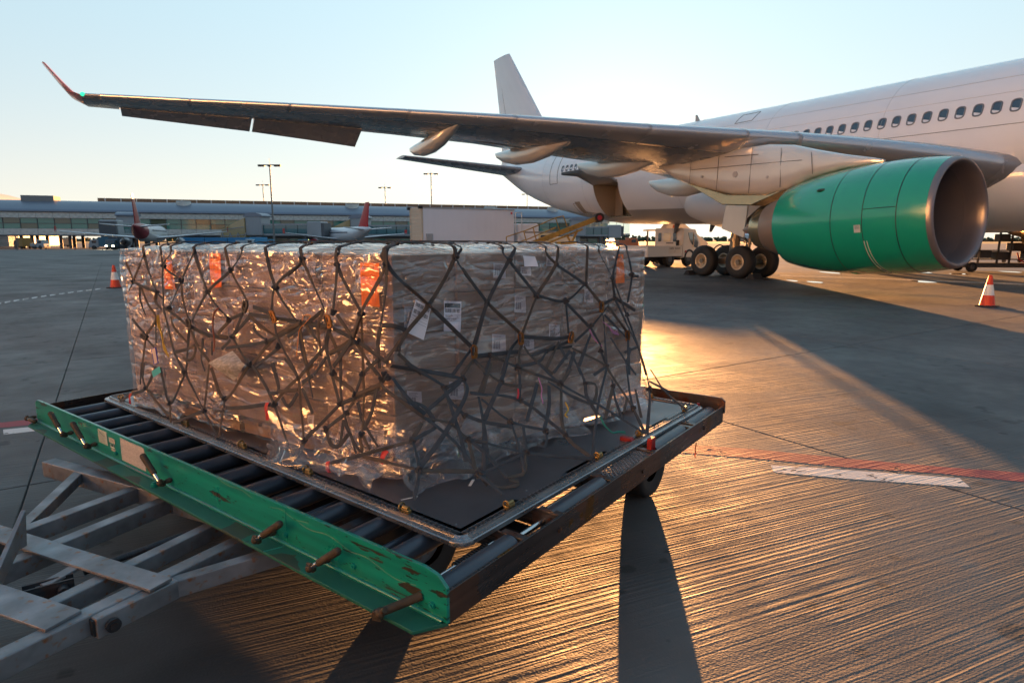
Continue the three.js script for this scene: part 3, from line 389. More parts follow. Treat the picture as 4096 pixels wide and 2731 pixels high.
// rays of the photograph onto the upright faces of the load and, lower down, onto the slope out to the pallet's edge
const inPallet = (x, y) => { const o = V(0, EYE, 0).applyMatrix4(toPallet), d = ray(x, y).transformDirection(toPallet); return [o, d]; };
const edgeX = (y) => 1555 + (y - 1015) * 0.03;
function faceHit(x, y, off = 0, side) {
  const [o, d] = inPallet(x, y), left = side ? side === 'l' : x < edgeX(y);
  const A = FQ, B = left ? FL : FR, t3 = dirTo(A, B); let nx = t3[1], nz = -t3[0]; if (nx * (0 - A[0]) + nz * (-1 - A[1]) < 0 && left) { nx = -nx; nz = -nz; } if (!left && nx > 0) { nx = -nx; nz = -nz; }
  const c = nx * A[0] + nz * A[1] + off, t = (c - nx * o.x - nz * o.z) / (nx * d.x + nz * d.z), p = o.clone().addScaledVector(d, t);
  return { p, n: V(nx, 0, nz), left, o, d };
}
function netHit(x, y, off = 0.03) {
  const f = faceHit(x, y, off), H0 = 1.02; if (f.p.y >= H0) return f;
  // slope: from the face at H0 down to the pallet's edge track
  const A = FQ, B = f.left ? FL : FR, e = 0.05;
  const P0 = V(A[0] + f.n.x * off, H0, A[1] + f.n.z * off), P1 = V(B[0] + f.n.x * off, H0, B[1] + f.n.z * off), P2 = f.left ? V((A[0] + B[0]) / 2, PH + 0.012, e) : V(e, PH + 0.012, (A[1] + B[1]) / 2);
  const n = P1.clone().sub(P0).cross(P2.clone().sub(P0)).normalize(); if (n.dot(f.n) < 0) n.negate();
  const t = P0.clone().sub(f.o).dot(n) / f.d.dot(n), p = f.o.clone().addScaledVector(f.d, t); p.y = Math.max(p.y, PH + 0.008);
  return { p, n, left: f.left };
}
// ---------- labels on the cartons ----------
{
  const barcode = (c, x, y, w, h, s) => { let q = x, k = s; while (q < x + w) { k = (k * 16807) % 2147483647; const b = 1 + k % 4; c.fillRect(q, y, b, h); q += b + 1 + (k >> 3) % 3; } };
  const lab = {
    orange: canvasTex(192, 448, (c, w, h) => { c.fillStyle = '#ff7c00'; c.fillRect(0, 0, w, h); c.fillStyle = '#6a2a08'; barcode(c, 20, 34, 120, 34, 77); c.globalAlpha = 0.5; for (let y = 96; y < 300; y += 14) { c.fillRect(20, y, 60 + (y * 31 % 50), 3); c.fillRect(112, y, 34 + (y * 17 % 40), 3); } for (let y = 310; y < 400; y += 30) for (let x = 22; x < 150; x += 34) c.strokeRect(x, y, 28, 24); barcode(c, 22, 312, 110, 14, 99); }),
    black: canvasTex(192, 352, (c, w, h) => { c.fillStyle = '#dcdae2'; c.fillRect(0, 0, w, h); c.fillStyle = '#1c1c22'; c.fillRect(8, 26, w - 16, 52); barcode(c, 10, 88, w - 20, 46, 1234); c.fillRect(4, 156, w - 8, 2); c.fillRect(4, 198, w - 8, 2); c.fillRect(4, 228, w - 8, 2); c.fillRect(86, 200, 2, 28); c.fillRect(12, 206, 60, 5); c.fillRect(96, 206, 48, 5); c.fillRect(14, 166, 90, 6); c.fillRect(14, 180, 60, 5); }),
    code: canvasTex(192, 352, (c, w, h) => { c.fillStyle = '#d6d6de'; c.fillRect(0, 0, w, h); c.fillStyle = '#33333c'; barcode(c, 12, 22, w - 24, 40, 4321); c.fillRect(8, 74, w - 16, 2); barcode(c, 12, 92, w - 24, 44, 8765); c.fillRect(8, 150, w - 16, 2); c.fillRect(12, 160, 70, 5); c.fillRect(8, 186, w - 16, 2); c.fillRect(8, 214, w - 16, 2); c.fillRect(90, 188, 2, 26); }),
    small: canvasTex(128, 160, (c, w, h) => { c.fillStyle = '#c9c4c6'; c.fillRect(0, 0, w, h); c.fillStyle = '#55505a'; barcode(c, 14, 60, 62, 70, 55); for (let y = 16; y < 54; y += 9) c.fillRect(14, y, 60 + y % 30, 3); }),
    blank: canvasTex(32, 32, (c) => { c.fillStyle = '#e4e2ea'; c.fillRect(0, 0, 32, 32); }),
  };
  const mats = Object.fromEntries(Object.entries(lab).map(([k, t]) => [k, mat([1, 1, 1], 0.5, 0, { map: t })]));
  const put = (kind, corners, off, label) => {                      // corners: top left, top right, bottom right, bottom left, in the photograph
    const cx = corners.reduce((s, c) => s + c[0], 0) / 4, cy = corners.reduce((s, c) => s + c[1], 0) / 4, side = cx < edgeX(cy) ? 'l' : 'r';
    const q = corners.map(([x, y]) => faceHit(x, y, off, side)), n = q[0].n;
    const g = sheet(4, 8, (s, t) => { const a = q[0].p.clone().lerp(q[1].p, s), b = q[3].p.clone().lerp(q[2].p, s); return a.lerp(b, t).addScaledVector(n, 0.002 * Math.sin(s * 5 + t * 4)); });
    const uv = g.attributes.uv; for (let i = 0; i < uv.count; i++) uv.setY(i, 1 - uv.getY(i));
    const mid = faceHit(cx, cy, -0.15, side).p.applyMatrix4(palletFrame); let best = null, bd = 9; for (const c of cartons) { const d = c.position.distanceTo(mid); if (d < bd) { bd = d; best = c; } }
    best.updateMatrixWorld(true); g.applyMatrix4(palletFrame).applyMatrix4(best.matrixWorld.clone().invert());
    part(best, 'shipping_label', g, mats[kind], label);
  };
  const R = (ox, oy, s = 2.851) => (a) => a.map(([x, y]) => [ox + x / s, oy + y / s]);
  const r1 = R(450, 950), r2 = R(1150, 950), r3 = R(1850, 950), r4 = R(450, 1450), r5 = R(1150, 1450);
  const rect = (x, y, w, h, k = 0) => [[x, y], [x + w, y + k], [x + w, y + h + k], [x, y + h]];
  put('orange', r2([[828, 287], [1040, 291], [1052, 790], [843, 778]]), 0.017, 'orange handling label with a bar code');
  put('orange', r1([[1098, 182], [1222, 178], [1245, 566], [1120, 572]]), 0.017, 'orange handling label'); put('orange', r1([[592, 250], [668, 262], [720, 592], [590, 585]]), 0.017, 'orange handling label'); put('orange', r3([[1762, 187], [1838, 192], [1848, 515], [1752, 522]]), 0.017, 'orange handling label');
  put('black', r2([[1782, 722], [1985, 728], [1970, 1075], [1782, 1065]]), 0.018, 'white address label with a black bar'); put('code', r2([[1462, 705], [1640, 800], [1550, 1168], [1348, 1075]]), 0.03, 'tilted white bar code label');
  put('blank', r3([[690, 207], [830, 215], [862, 330], [707, 328]]), 0.034, 'blank white sheet');
  for (const q of [rect(800, 380, 200, 130), rect(930, 520, 100, 190), rect(1280, 190, 130, 170), rect(2200, 270, 100, 160)]) put('small', r1(q), 0.005);
  for (const q of [rect(190, 272, 125, 155), rect(775, 360, 60, 160), rect(880, 1330, 90, 150)]) put('small', r2(q), 0.005);
  put('small', r2(rect(1330, 785, 120, 240)), 0.006);
  for (const q of [rect(350, 290, 140, 170, 6), rect(592, 660, 130, 190, 8), rect(335, 1098, 158, 208, 10), rect(985, 985, 125, 185, 8), rect(690, 1110, 125, 160, 6), rect(955, 215, 120, 110, 4), rect(1390, 585, 100, 150, 8), rect(660, 330, 120, 100, 4)]) put('small', r3(q), 0.006);
  for (const q of [rect(1360, 320, 170, 190, 10), rect(1840, 215, 170, 200, 10), rect(900, 770, 200, 170, 0), rect(230, 600, 70, 120, 0)]) put('small', r5(q), 0.006);
}
// ---------- film ----------
{
  const ridge = (x) => 1 - Math.abs(2 * x - 1);
  T.crinkle = tex(1024, (u, v) => {
    const w = fbm(u, v, 5, 810, 3) * 0.3; let a = 0;
    const m = Math.pow(Math.max(0, fbm(u, v, 4, 890, 3) - 0.28), 1.5) * 4, d = u + v; const mm = Math.min(1, Math.max(0, (fbm(u, v, 3, 895, 3) - 0.36) * 3.2)); a += 0.5 * (0.25 + 0.75 * mm) * Math.pow(ridge(vn(u * 6 + w * 9, v * 20 - w * 8, 6, 20, 820)), 3); a += 0.36 * m * Math.pow(ridge(vn(d * 11 - w * 20, v * 30 + w * 20, 11, 30, 830)), 3); a += 0.3 * m * Math.pow(ridge(vn(u * 34 + w * 30, v * 26, 34, 26, 840)), 2);
    return Math.min(1, a);
  });
  T.streak = tex(1024, (u, v) => { const w = (fbm(u, v, 4, 850, 3) - 0.5) * 0.06, y = v + w; let a = 0.45 * Math.pow(vn(u * 3, y * 120, 3, 120, 860), 2) + 0.35 * vn(u * 7, y * 260, 7, 260, 870) + 0.2 * vn(u * 14, y * 60, 14, 60, 880); return Math.min(1, a * 1.15); });
  const film = thing('plastic_film_wrap', 'clear crinkled plastic film wrapped over the stacked cartons', 'plastic wrap', null, PF.pos, PF.ry);
  M.wrap = mat([0.93, 0.9, 0.9], 0.12, 0, { transmission: 0.97, thickness: 0, ior: 1.6, bumpMap: re(T.streak, 1.1, 1.1), bumpScale: 0.012 });
  M.cover = mat([0.95, 0.94, 0.96], 0.06, 0, { transmission: 0.95, thickness: 0, ior: 1.7, bumpMap: re(T.crinkle, 0.9, 0.9), bumpScale: 0.035 });
  // outline of the load, with rounded corners, as points and outward directions by arc length
  const poly = [FQ, FR, FB, FL], path = [];
  for (let i = 0; i < 4; i++) { const a = poly[i], b = poly[(i + 1) % 4], p = poly[(i + 3) % 4], d0 = dirTo(p, a), d1 = dirTo(a, b), r = 0.03; for (let k = 0; k <= 6; k++) { const t = k / 6, s = [a[0] - d0[0] * r, a[1] - d0[1] * r], e = [a[0] + d1[0] * r, a[1] + d1[1] * r]; path.push([(1 - t) * (1 - t) * s[0] + 2 * t * (1 - t) * a[0] + t * t * e[0], (1 - t) * (1 - t) * s[1] + 2 * t * (1 - t) * a[1] + t * t * e[1]]); } }
  const cum = [0]; for (let i = 1; i <= path.length; i++) { const a = path[i - 1], b = path[i % path.length]; cum.push(cum[i - 1] + Math.hypot(b[0] - a[0], b[1] - a[1])); }
  const total = cum[path.length];
  const at = (s) => { s = ((s % total) + total) % total; let i = 0; while (cum[i + 1] < s) i++; const a = path[i], b = path[(i + 1) % path.length], t = (s - cum[i]) / Math.max(1e-6, cum[i + 1] - cum[i]); return [a[0] + (b[0] - a[0]) * t, a[1] + (b[1] - a[1]) * t]; };
  const cx = 1.7, cz = 1.1;
  const norm = (s) => { const a = at(s - 0.045), b = at(s + 0.045); let n = [b[1] - a[1], -(b[0] - a[0])]; const L = Math.hypot(...n); n = [n[0] / L, n[1] / L]; const p = at(s); if (n[0] * (p[0] - cx) + n[1] * (p[1] - cz) < 0) n = [-n[0], -n[1]]; return n; };
  const crease = (x, y, z) => { const a = 1 - Math.abs(n3(x, y, z)); return a * a * a; };
  const wall = (s, h, off) => { const p = at(s), n = norm(s); return V(p[0] + n[0] * off, h, p[1] + n[1] * off); };
  part(film, 'stretch_wrap', sheet(150, 14, (s, t) => wall(s * total, TOP + 0.004 - t * (TOP - BASE + 0.03), 0.012 + 0.003 * n3(s * 60, t * 4, 2)), [total, 0.87]), M.wrap);
  // loose outer cover: creased, caught in by the net, spilling onto the pallet at the foot
  const coverAt = (sN, t) => {
    const s = sN * total, low = Math.max(0, (t - 0.66) / 0.34), h = TOP + 0.012 - t * (TOP - PH - 0.004);
    let o = 0.019 + 0.009 * crease(s * 2.2 + t * 1.2, t * 2.2, 3) + 0.008 * crease(s * 5.2 - t * 4, t * 5, 9) + 0.004 * n3(s * 14, t * 10, 5) + 0.006 * n3(s * 2.6, t * 2.4, 11);
    const pp = at(s), room = Math.max(0.01, Math.min(pp[0], pp[1]) - 0.09); o += Math.min(room, 0.3) * low * low * (0.42 + 0.42 * n3(s * 2.3, 1, 4) + 0.25 * n3(s * 6, 2, 8)) + low * Math.min(0.02, room * 0.3) * n3(s * 11, t * 12, 14);
    const hh = low > 0 ? h + low * (1 - low) * 0.05 * n3(s * 7, t * 6, 21) : h;
    return wall(s, Math.max(PH + 0.004 + 0.012 * Math.max(0, n3(s * 9, 3, t * 9)) * low, hh), Math.max(0.012, o));
  };
  part(film, 'cover_sides', sheet(560, 90, coverAt, [total, 0.95]), M.cover);
  // top sheet, pillowed between the straps
  const inside = (u, v) => { const a = [FQ[0] + (FL[0] - FQ[0]) * u, FQ[1] + (FL[1] - FQ[1]) * u], b = [FR[0] + (FB[0] - FR[0]) * u, FR[1] + (FB[1] - FR[1]) * u]; return [a[0] + (b[0] - a[0]) * v, a[1] + (b[1] - a[1]) * v]; };
  part(film, 'cover_top', sheet(150, 120, (u, v) => { const k = 0.012, U = -k + u * (1 + 2 * k), W = -k + v * (1 + 2 * k), p = inside(U, W), e = Math.min(u, 1 - u, v, 1 - v) * 12, edge = Math.min(1, e); return V(p[0], TOP + 0.006 + edge * (0.014 + 0.016 * Math.abs(Math.sin(p[0] * 7.4) * Math.sin(p[1] * 7.9)) + 0.010 * crease(p[0] * 3, p[1] * 3, 2) + 0.004 * n3(p[0] * 16, p[1] * 16, 3)), p[1]); }, [2.3, 1.9]), M.cover);
  // loose hems lying on the pallet in front of the load
  const flap = (u0, v0, u1, v1, w, sd, lift) => part(film, 'loose_flap', sheet(46, 30, (s, t) => { const a = V(u0 + (u1 - u0) * s, 0, v0 + (v1 - v0) * s), L = Math.hypot(u1 - u0, v1 - v0), nx = (v1 - v0) / L, nz = -(u1 - u0) / L; const out = t * w * (0.75 + 0.5 * n3(s * 4, sd, 1)), y = PH + 0.008 + (1 - t) * (1 - t) * lift * (0.6 + 0.6 * Math.abs(n3(s * 5, sd, 3))) + 0.05 * Math.sin(Math.PI * t) * Math.abs(n3(s * 6, t * 3 + sd, 5)) + 0.012 * crease(s * 7, t * 5, sd); return V(a.x + nx * out + 0.03 * n3(s * 5, t * 4, sd + 9), y, a.z + nz * out); }, [0.6, 0.25]), M.cover);
  flap(1.42, 0.18, 0.60, 0.24, -0.17, 11, 0.14); flap(0.95, 0.21, 0.56, 0.30, -0.16, 23, 0.2); flap(0.6, 0.2, 0.52, 0.75, -0.2, 37, 0.2); flap(0.53, 0.75, 0.42, 1.3, -0.16, 51, 0.16); flap(0.45, 1.3, 0.34, 2.0, -0.13, 67, 0.14); flap(2.75, 0.06, 2.2, 0.1, -0.06, 83, 0.12);
}
// ---------- cargo net: every strap traced over the load ----------
const net = thing('cargo_net', 'grey webbing cargo net with hooks and tags stretched over the wrapped load', 'cargo net', null, PF.pos, PF.ry);
{
  M.web = mat([0.05, 0.053, 0.06], 0.85, 0, { map: re(T.grime, 5), bumpMap: re(T.weave, 40, 40), bumpScale: 0.0012, sheen: 0.3, sheenRoughness: 0.6, sheenColor: new THREE.Color(0.3, 0.3, 0.32) });
  M.webBrown = mat([0.085, 0.066, 0.053], 0.88, 0, { map: re(T.grime, 4), bumpMap: re(T.weave, 40, 40), bumpScale: 0.0012 });
  const ribbon = (pts, nrm, w, th, twist) => {
    const c = new THREE.CatmullRomCurve3(pts, false, 'centripetal'), L = c.getLength(), n = Math.max(5, Math.min(60, Math.round(L / 0.022))), rings = [];
    for (let i = 0; i <= n; i++) {
      const t = i / n, p = c.getPointAt(t), tg = c.getTangentAt(t), k = Math.min(nrm.length - 1, Math.round(t * (nrm.length - 1))), nn = nrm[k].clone(); nn.addScaledVector(tg, -nn.dot(tg)).normalize();
      const roll = twist * Math.sin(t * 3.1 + twist * 5) * 1.2, s = tg.clone().cross(nn), a = s.clone().multiplyScalar(Math.cos(roll)).addScaledVector(nn, Math.sin(roll)), b = nn.clone().multiplyScalar(Math.cos(roll)).addScaledVector(s, -Math.sin(roll));
      const q = (x, y) => p.clone().addScaledVector(a, x).addScaledVector(b, y); rings.push([q(-w / 2, 0), q(-w / 2 + th * 0.6, th / 2), q(w / 2 - th * 0.6, th / 2), q(w / 2, 0), q(w / 2 - th * 0.6, -th / 2), q(-w / 2 + th * 0.6, -th / 2)]);
    }
    return loft(rings);
  };
  // points in enlarged views of the photograph: [origin x, origin y, scale], then strands
  const views = {
    a: [450, 950, 2.851, '150,280,225,490,185,600 355,160,230,500 355,190,500,620,575,700 230,500,320,550,500,620 548,150,578,320,775,480 665,165,578,310,575,790 925,140,780,490,650,790 930,150,1085,620,1210,810,1330,930 775,490,800,720,870,950 1285,145,1345,370,1540,740 1475,155,1345,370,1085,615,900,950 1745,150,1855,570,2090,950 2150,250,1855,560,1800,870 2150,180,2170,260,2281,510 575,800,640,830,830,980,1060,1100,1290,1150 310,560,310,700,370,890 320,560,400,760,490,910,380,1110 500,640,480,720,550,810 220,930,380,1120 490,920,490,1230 870,990,860,1170,830,1530 880,1000,1100,1130 890,1060,970,1240,1100,1410 1330,930,1480,870 1330,950,1200,1110,1310,1140 1500,760,1480,860,1370,1130 1550,870,1780,910,2090,950,2281,980 1600,790,1850,880 1560,900,1370,1120 1570,900,1640,970,1880,1140 1600,1010,1620,1060,1760,1180 2150,970,1870,1120,1590,1440 1380,1160,1450,1290,1560,1450 1240,1270,1340,1170 1290,1260,1760,1180,2130,1010 1840,930,1870,1120,1950,1280,2100,1568 2130,1040,2150,1250,2220,1500 2281,1400,2150,1560 580,820,620,980,700,1300,820,1540 660,900,690,1010,850,1200 370,1170,330,1500 390,1160,470,1250 1130,1180,1130,1340 1030,1150,1010,1400,1050,1520 700,1310,860,1270 1890,1260,1630,1470 2210,1000,2281,1100 1960,1380,2100,1568 860,1270,940,1230,930,1340,870,1400,800,1370'],
    b: [450, 1450, 2.851, '330,0,310,250 360,0,340,170,375,290 490,50,375,290,220,360,80,440 380,300,640,620 540,60,650,460,830,110 650,460,660,690 760,0,820,110,1040,550 850,0,820,110 1100,20,1040,550 1040,550,690,690 1040,560,1200,900 1120,60,1270,410,1560,20 1270,410,1270,520 1260,530,1210,880 1290,520,1500,510,1720,480,1840,480 1590,30,1740,260,1840,480,2050,1110 1840,470,1980,300,2120,170,2281,20 1820,0,1890,330,1780,350 1890,330,2110,310 2030,0,2120,170 2120,170,2180,880 2180,890,2281,770 2180,890,2070,1240 2190,900,2110,1240 1930,400,2000,500,2110,350 2160,290,2281,580 2210,0,2240,200,2281,400 2160,230,2281,150 2110,1220,2281,1190'],
    c: [1150, 950, 2.851, '150,190,170,260,420,820 160,260,0,430 590,170,540,220,560,320,520,810 570,320,840,860 1110,150,1060,190,1120,310 1110,320,840,850,740,1130 1125,320,1125,520,1060,1010 1140,310,1610,770,2090,1240 1990,120,1920,220 1900,230,1610,770,1350,1090,1260,1250 1920,230,2275,740 2275,740,2140,1220 410,830,350,1000,380,1350 400,830,210,970,0,950 160,970,440,1010 560,880,740,1140,1020,1568 520,1040,740,1150 480,1040,440,1220,510,1568 480,1090,600,1360 840,880,860,1500 820,900,740,1140,440,1330 780,1190,480,1330 440,1220,150,1568 440,1360,300,1568 740,1150,600,1360,520,1470 820,1200,1140,1430 600,1370,610,1568 1060,1020,1030,1200,1050,1490 1080,1000,1220,1010,1340,1060,1340,1110 1340,1110,1110,1400 1260,1320,1520,1560 1180,1460,1700,1540,1870,1568 1040,1380,870,1540 2090,1280,1880,1568 2120,1390,1990,1568 2150,1350,2281,1340 2120,1390,2250,1520 210,1000,340,1180 140,1030,190,1300,240,1568 0,1130,160,1010 0,1370,100,1568'],
    d: [1150, 1450, 2.851, '1180,40,2000,180 900,0,1040,140,1090,280,1330,460,1900,900,2281,1400 1200,180,1390,430,1570,590 1350,0,1790,270 2000,180,1790,300 2000,190,2050,290,1860,700,1510,1200 1970,220,1600,540 1340,460,1500,470,1600,550,1680,680 1540,630,1860,700,2060,870,2281,920 1530,690,1420,880 1420,890,1690,740 1420,890,820,1060,500,1140 1430,900,1500,1230,1440,1568 860,1070,1480,1220 1500,1230,2130,1240 600,470,200,880 1060,290,600,470 1060,250,770,370 480,110,590,200,770,370,680,560 600,0,620,460,780,1040 850,130,770,370 860,0,860,140,870,420,850,800 1020,280,960,550,870,770 850,820,940,990 820,830,850,1010 510,160,590,460 440,750,680,570 440,760,490,930,570,960,690,820 640,650,600,930 640,660,800,980,860,1030 800,450,850,650,1030,960 1790,300,1980,870,2030,1130 1790,300,1850,430,2020,600 2060,290,1990,470 2020,600,2210,670 2080,340,2281,370 2281,90,2190,340 2180,390,2230,680,2240,900,2240,1230 2060,880,2150,1240 2100,910,2281,1030 2281,580,2230,680'],
    e: [1850, 950, 2.851, '0,350,285,740,660,1090 460,170,530,260,845,660 600,130,535,250,285,740,130,1230 845,660,685,1090 950,170,1065,300 1090,150,1065,300,845,660 1070,310,1400,530 1425,150,1410,520 1400,530,1180,720,850,660 1410,540,1580,750 1180,730,1210,1090 1190,750,1440,1010 1555,150,1710,460,1990,1200 1785,120,1715,460,1740,690 1870,120,1930,420,1885,740 1930,430,2010,445 1735,690,1620,750 1740,690,1970,830 1740,700,2000,1240 1670,770,1490,990,1280,1190 1590,830,1610,930,1640,1460 1620,880,1880,1150 1660,780,1880,1080 1460,1020,1590,1250 1470,1080,1330,1460 690,1130,1100,1150,1210,1130 650,1150,560,1260,450,1560 170,1350,310,1335,640,1300 690,1200,650,1290,655,1560 700,1240,770,1340,1030,1560 780,1350,970,1280,1250,1240 960,1290,1200,1190 640,1470,890,1400,960,1290 310,1340,500,1420,830,1560 320,1370,250,1560 130,1400,290,1568 1100,1190,960,1480 1110,1240,1190,1390 1250,1260,1640,1470,1700,1568 1230,1290,1040,1540 1280,1300,1190,1568 1240,1300,1350,1568 1690,1140,1850,1390,1980,1568 1880,900,1990,1200,2100,1568 1890,1160,1900,1560 1640,1470,1500,1568 1580,1300,1640,1450 1850,1310,1990,1250 1920,1260,1870,1430'],
    f: [1850, 1450, 2.138, '370,0,490,50,830,170 640,0,840,180,1180,370,1570,610 840,180,885,620,1110,860 240,0,170,260 120,0,330,170,510,200 380,0,330,160,180,490 75,265,490,320,885,620 140,300,180,520,210,780 160,310,410,500,710,580 40,450,160,500,430,550 710,590,720,640,700,720,640,700 0,640,130,670,540,770,1110,870 540,770,160,950 540,770,530,940,380,980 130,950,350,1250 1240,30,1160,370,1110,860 1230,40,1460,390,1570,610 1550,0,1600,230,1580,610 1400,0,1450,350,1500,480,1560,600 1610,60,1730,240,1920,410 1600,160,1770,250 490,60,490,320 930,50,850,170 730,160,940,290,1080,350 740,200,740,380,700,570 640,180,550,500 980,0,1050,180,1060,280,1160,450 1050,170,1140,190,1110,350,950,290 1290,200,1220,480 1280,150,1310,320,1370,480 410,500,460,650,530,940 60,660,220,800,380,980 520,550,550,770 200,980,280,1060,440,1080,490,1040,400,1000 1480,230,1530,470 1410,300,1380,430'],
  };
  let strands = 0; const tops = [];
  for (const [key, [ox, oy, sc, str]] of Object.entries(views)) str.split(' ').forEach((s, k) => {
    const a = s.split(',').map(Number), pts = [], nr = [];
    for (let i = 0; i < a.length; i += 2) { const h = netHit(ox + a[i] / sc, oy + a[i + 1] / sc, 0.05 + 0.012 * hash(k, i, 3)); pts.push(h.p); nr.push(h.n); }
    // a strap that reaches the upper edge runs on over the top
    if (pts[0].y > TOP - 0.045 && (key === 'a' || key === 'c' || key === 'e')) { const p = pts[0], n = nr[0], e = V(p.x, TOP + 0.03, p.z), i1 = V(p.x - n.x * 0.06, TOP + 0.046, p.z - n.z * 0.06); tops.push([i1, n]); pts.unshift(i1, e); nr.unshift(V(0, 1, 0), n.clone().add(V(0, 1, 0)).normalize()); }
    const tight = hash(k, 1, 9), w = 0.0145 + 0.006 * hash(k, 2, 5), tw = (tight - 0.5) * (a.length > 4 ? 0.9 : 0.4);
    part(net, 'strap', ribbon(pts, nr, w, 0.0035, tw), hash(k, key.charCodeAt(0), 4) > 0.72 ? M.webBrown : M.web); strands++;
  });
  // over the top, mesh to mesh
  for (let i = 0; i < tops.length; i++) { const [p, n] = tops[i], q = p.clone().addScaledVector(n, -0.1).add(V(0.04 * (i % 2 ? 1 : -1), 0, 0.1 * (i % 3 - 1))); q.y = TOP + 0.047; const m = p.clone().lerp(q, 0.5); m.y = TOP + 0.054; part(net, 'strap', ribbon([p, m, q], [V(0, 1, 0), V(0, 1, 0), V(0, 1, 0)], 0.018, 0.0045, 0.2), M.web); }
  for (let i = 0; i < 7; i++) for (const s of [-1, 1]) { const u = 0.75 + i * 0.31, a = V(u, TOP + 0.048, 0.9 + 0.05 * s), b = V(u + s * 0.62, TOP + 0.05, 1.55); if (b.x < 0.45 || b.x > 2.8) continue; part(net, 'strap', ribbon([a, a.clone().lerp(b, 0.5).add(V(0, 0.008, 0)), b], [V(0, 1, 0), V(0, 1, 0), V(0, 1, 0)], 0.018, 0.0045, 0.2), M.web); }
  console.log('straps', strands);
  // knots where straps meet
  const at = (key, x, y, off = 0.056) => { const [ox, oy, s] = views[key]; return netHit(ox + x / s, oy + y / s, off); };
  const knotG = [0, 1, 2].map((k) => { const pts = []; for (let i = 0; i < 14; i++) { const t = i / 14 * 6.283; pts.push(V(Math.sin(t) + 2 * Math.sin(2 * t), Math.cos(t) - 2 * Math.cos(2 * t), -Math.sin(3 * t)).multiplyScalar(0.0036 + k * 0.0006)); } return tube(pts, 0.005, 6, 48, true); });
  const knots = [['a', 230, 500], ['a', 578, 315], ['a', 778, 490], ['a', 1085, 615], ['a', 1345, 372], ['a', 1855, 565], ['a', 505, 625], ['a', 645, 800], ['a', 1325, 935], ['a', 1360, 1130], ['a', 1760, 1180], ['a', 1560, 1450], ['a', 2150, 970], ['a', 380, 1120], ['a', 1890, 1240], ['b', 375, 290], ['b', 650, 460], ['b', 820, 110], ['b', 1040, 552], ['b', 1270, 410], ['b', 1840, 475], ['b', 2120, 170], ['b', 2185, 885], ['c', 165, 250], ['c', 562, 300], ['c', 1118, 312], ['c', 838, 860], ['c', 740, 1140], ['c', 1610, 772], ['c', 1912, 226], ['c', 1260, 1270], ['c', 520, 850], ['c', 800, 1190], ['c', 2275, 742], ['d', 600, 465], ['d', 770, 370], ['d', 675, 570], ['d', 1420, 890], ['d', 1495, 1225], ['d', 1860, 700], ['d', 1790, 290], ['d', 2000, 185], ['d', 1100, 130], ['d', 1140, 170], ['d', 1075, 190], ['d', 850, 130], ['d', 845, 820], ['d', 520, 120], ['d', 2020, 600], ['d', 2060, 880], ['d', 440, 755], ['e', 285, 742], ['e', 535, 255], ['e', 848, 662], ['e', 1067, 302], ['e', 1403, 532], ['e', 1182, 722], ['e', 1712, 460], ['e', 1738, 690], ['e', 1932, 425], ['e', 1470, 1000], ['e', 310, 1338], ['e', 630, 1480], ['e', 960, 1290], ['e', 1580, 1290], ['e', 1640, 1470], ['e', 1880, 880], ['f', 330, 168], ['f', 840, 178], ['f', 495, 320], ['f', 410, 505], ['f', 545, 770], ['f', 885, 622], ['f', 1460, 388], ['f', 1600, 225], ['f', 1050, 178], ['f', 715, 588], ['f', 140, 950], ['f', 1290, 200]];
  knots.forEach(([k, x, y], i) => { const h = at(k, x, y), m = part(net, 'knot', knotG[i % 3], M.web); m.position.copy(h.p); m.lookAt(h.p.clone().add(h.n)); m.rotateZ(i); });
  // snap hooks, tags and cords hung in the net
  const orient = (o, h, roll = 0) => { const z = h.n, y = V(0, 1, 0).addScaledVector(z, -z.y).normalize(), x = y.clone().cross(z); o.matrix.makeBasis(x, y, z); o.quaternion.setFromRotationMatrix(o.matrix); o.position.copy(h.p); o.rotateZ(roll); };
  const hookShape = (() => { const s = new THREE.Shape(); s.moveTo(-0.014, -0.028); s.quadraticCurveTo(0, -0.036, 0.014, -0.026); s.lineTo(0.017, 0.014); s.quadraticCurveTo(0.012, 0.032, -0.006, 0.032); s.lineTo(-0.016, 0.02); s.closePath(); const a = new THREE.Path(); a.absellipse(0.002, -0.017, 0.006, 0.006, 0, 6.283); const b = new THREE.Path(); b.moveTo(-0.007, 0.0); b.lineTo(0.007, -0.004); b.lineTo(0.008, 0.018); b.lineTo(-0.004, 0.022); b.closePath(); s.holes.push(a, b); const g = muv(new THREE.ExtrudeGeometry(s, { depth: 0.006, bevelEnabled: true, bevelSize: 0.0015, bevelThickness: 0.0015, bevelSegments: 2, curveSegments: 6 })); g.translate(0, 0, -0.003); return g; })();
  M.hook = mat([0.3, 0.12, 0.02], 0.45, 0.4, { map: re(T.galv, 9) }); M.hookDark = mat([0.05, 0.045, 0.045], 0.5, 0.5);
  const gate = prism([[-0.004, -0.02], [0.004, -0.02], [0.004, 0.02], [-0.004, 0.02]], 0.004, 0.001); 
  for (const [k, x, y, r, dark] of [['c', 462, 955, 0.35], ['c', 2130, 1300, 0.05], ['e', 668, 1150, 0.1], ['e', 1240, 1140, -0.25], ['e', 1588, 790, 0.05], ['e', 1885, 1120, 0.1], ['a', 1822, 900, 0.5], ['a', 868, 985, 0.2, 1], ['a', 1508, 790, -0.5, 1], ['a', 350, 1125, 1.3, 1]]) { const h = at(k, x, y, 0.068), m = part(net, 'snap_hook', hookShape, dark ? M.hookDark : M.hook, dark ? 'blackened snap hook' : 'orange snap hook'); orient(m, h, r); part(m, 'gate', gate, M.hookDark).position.set(-0.012, 0.006, 0.003); }
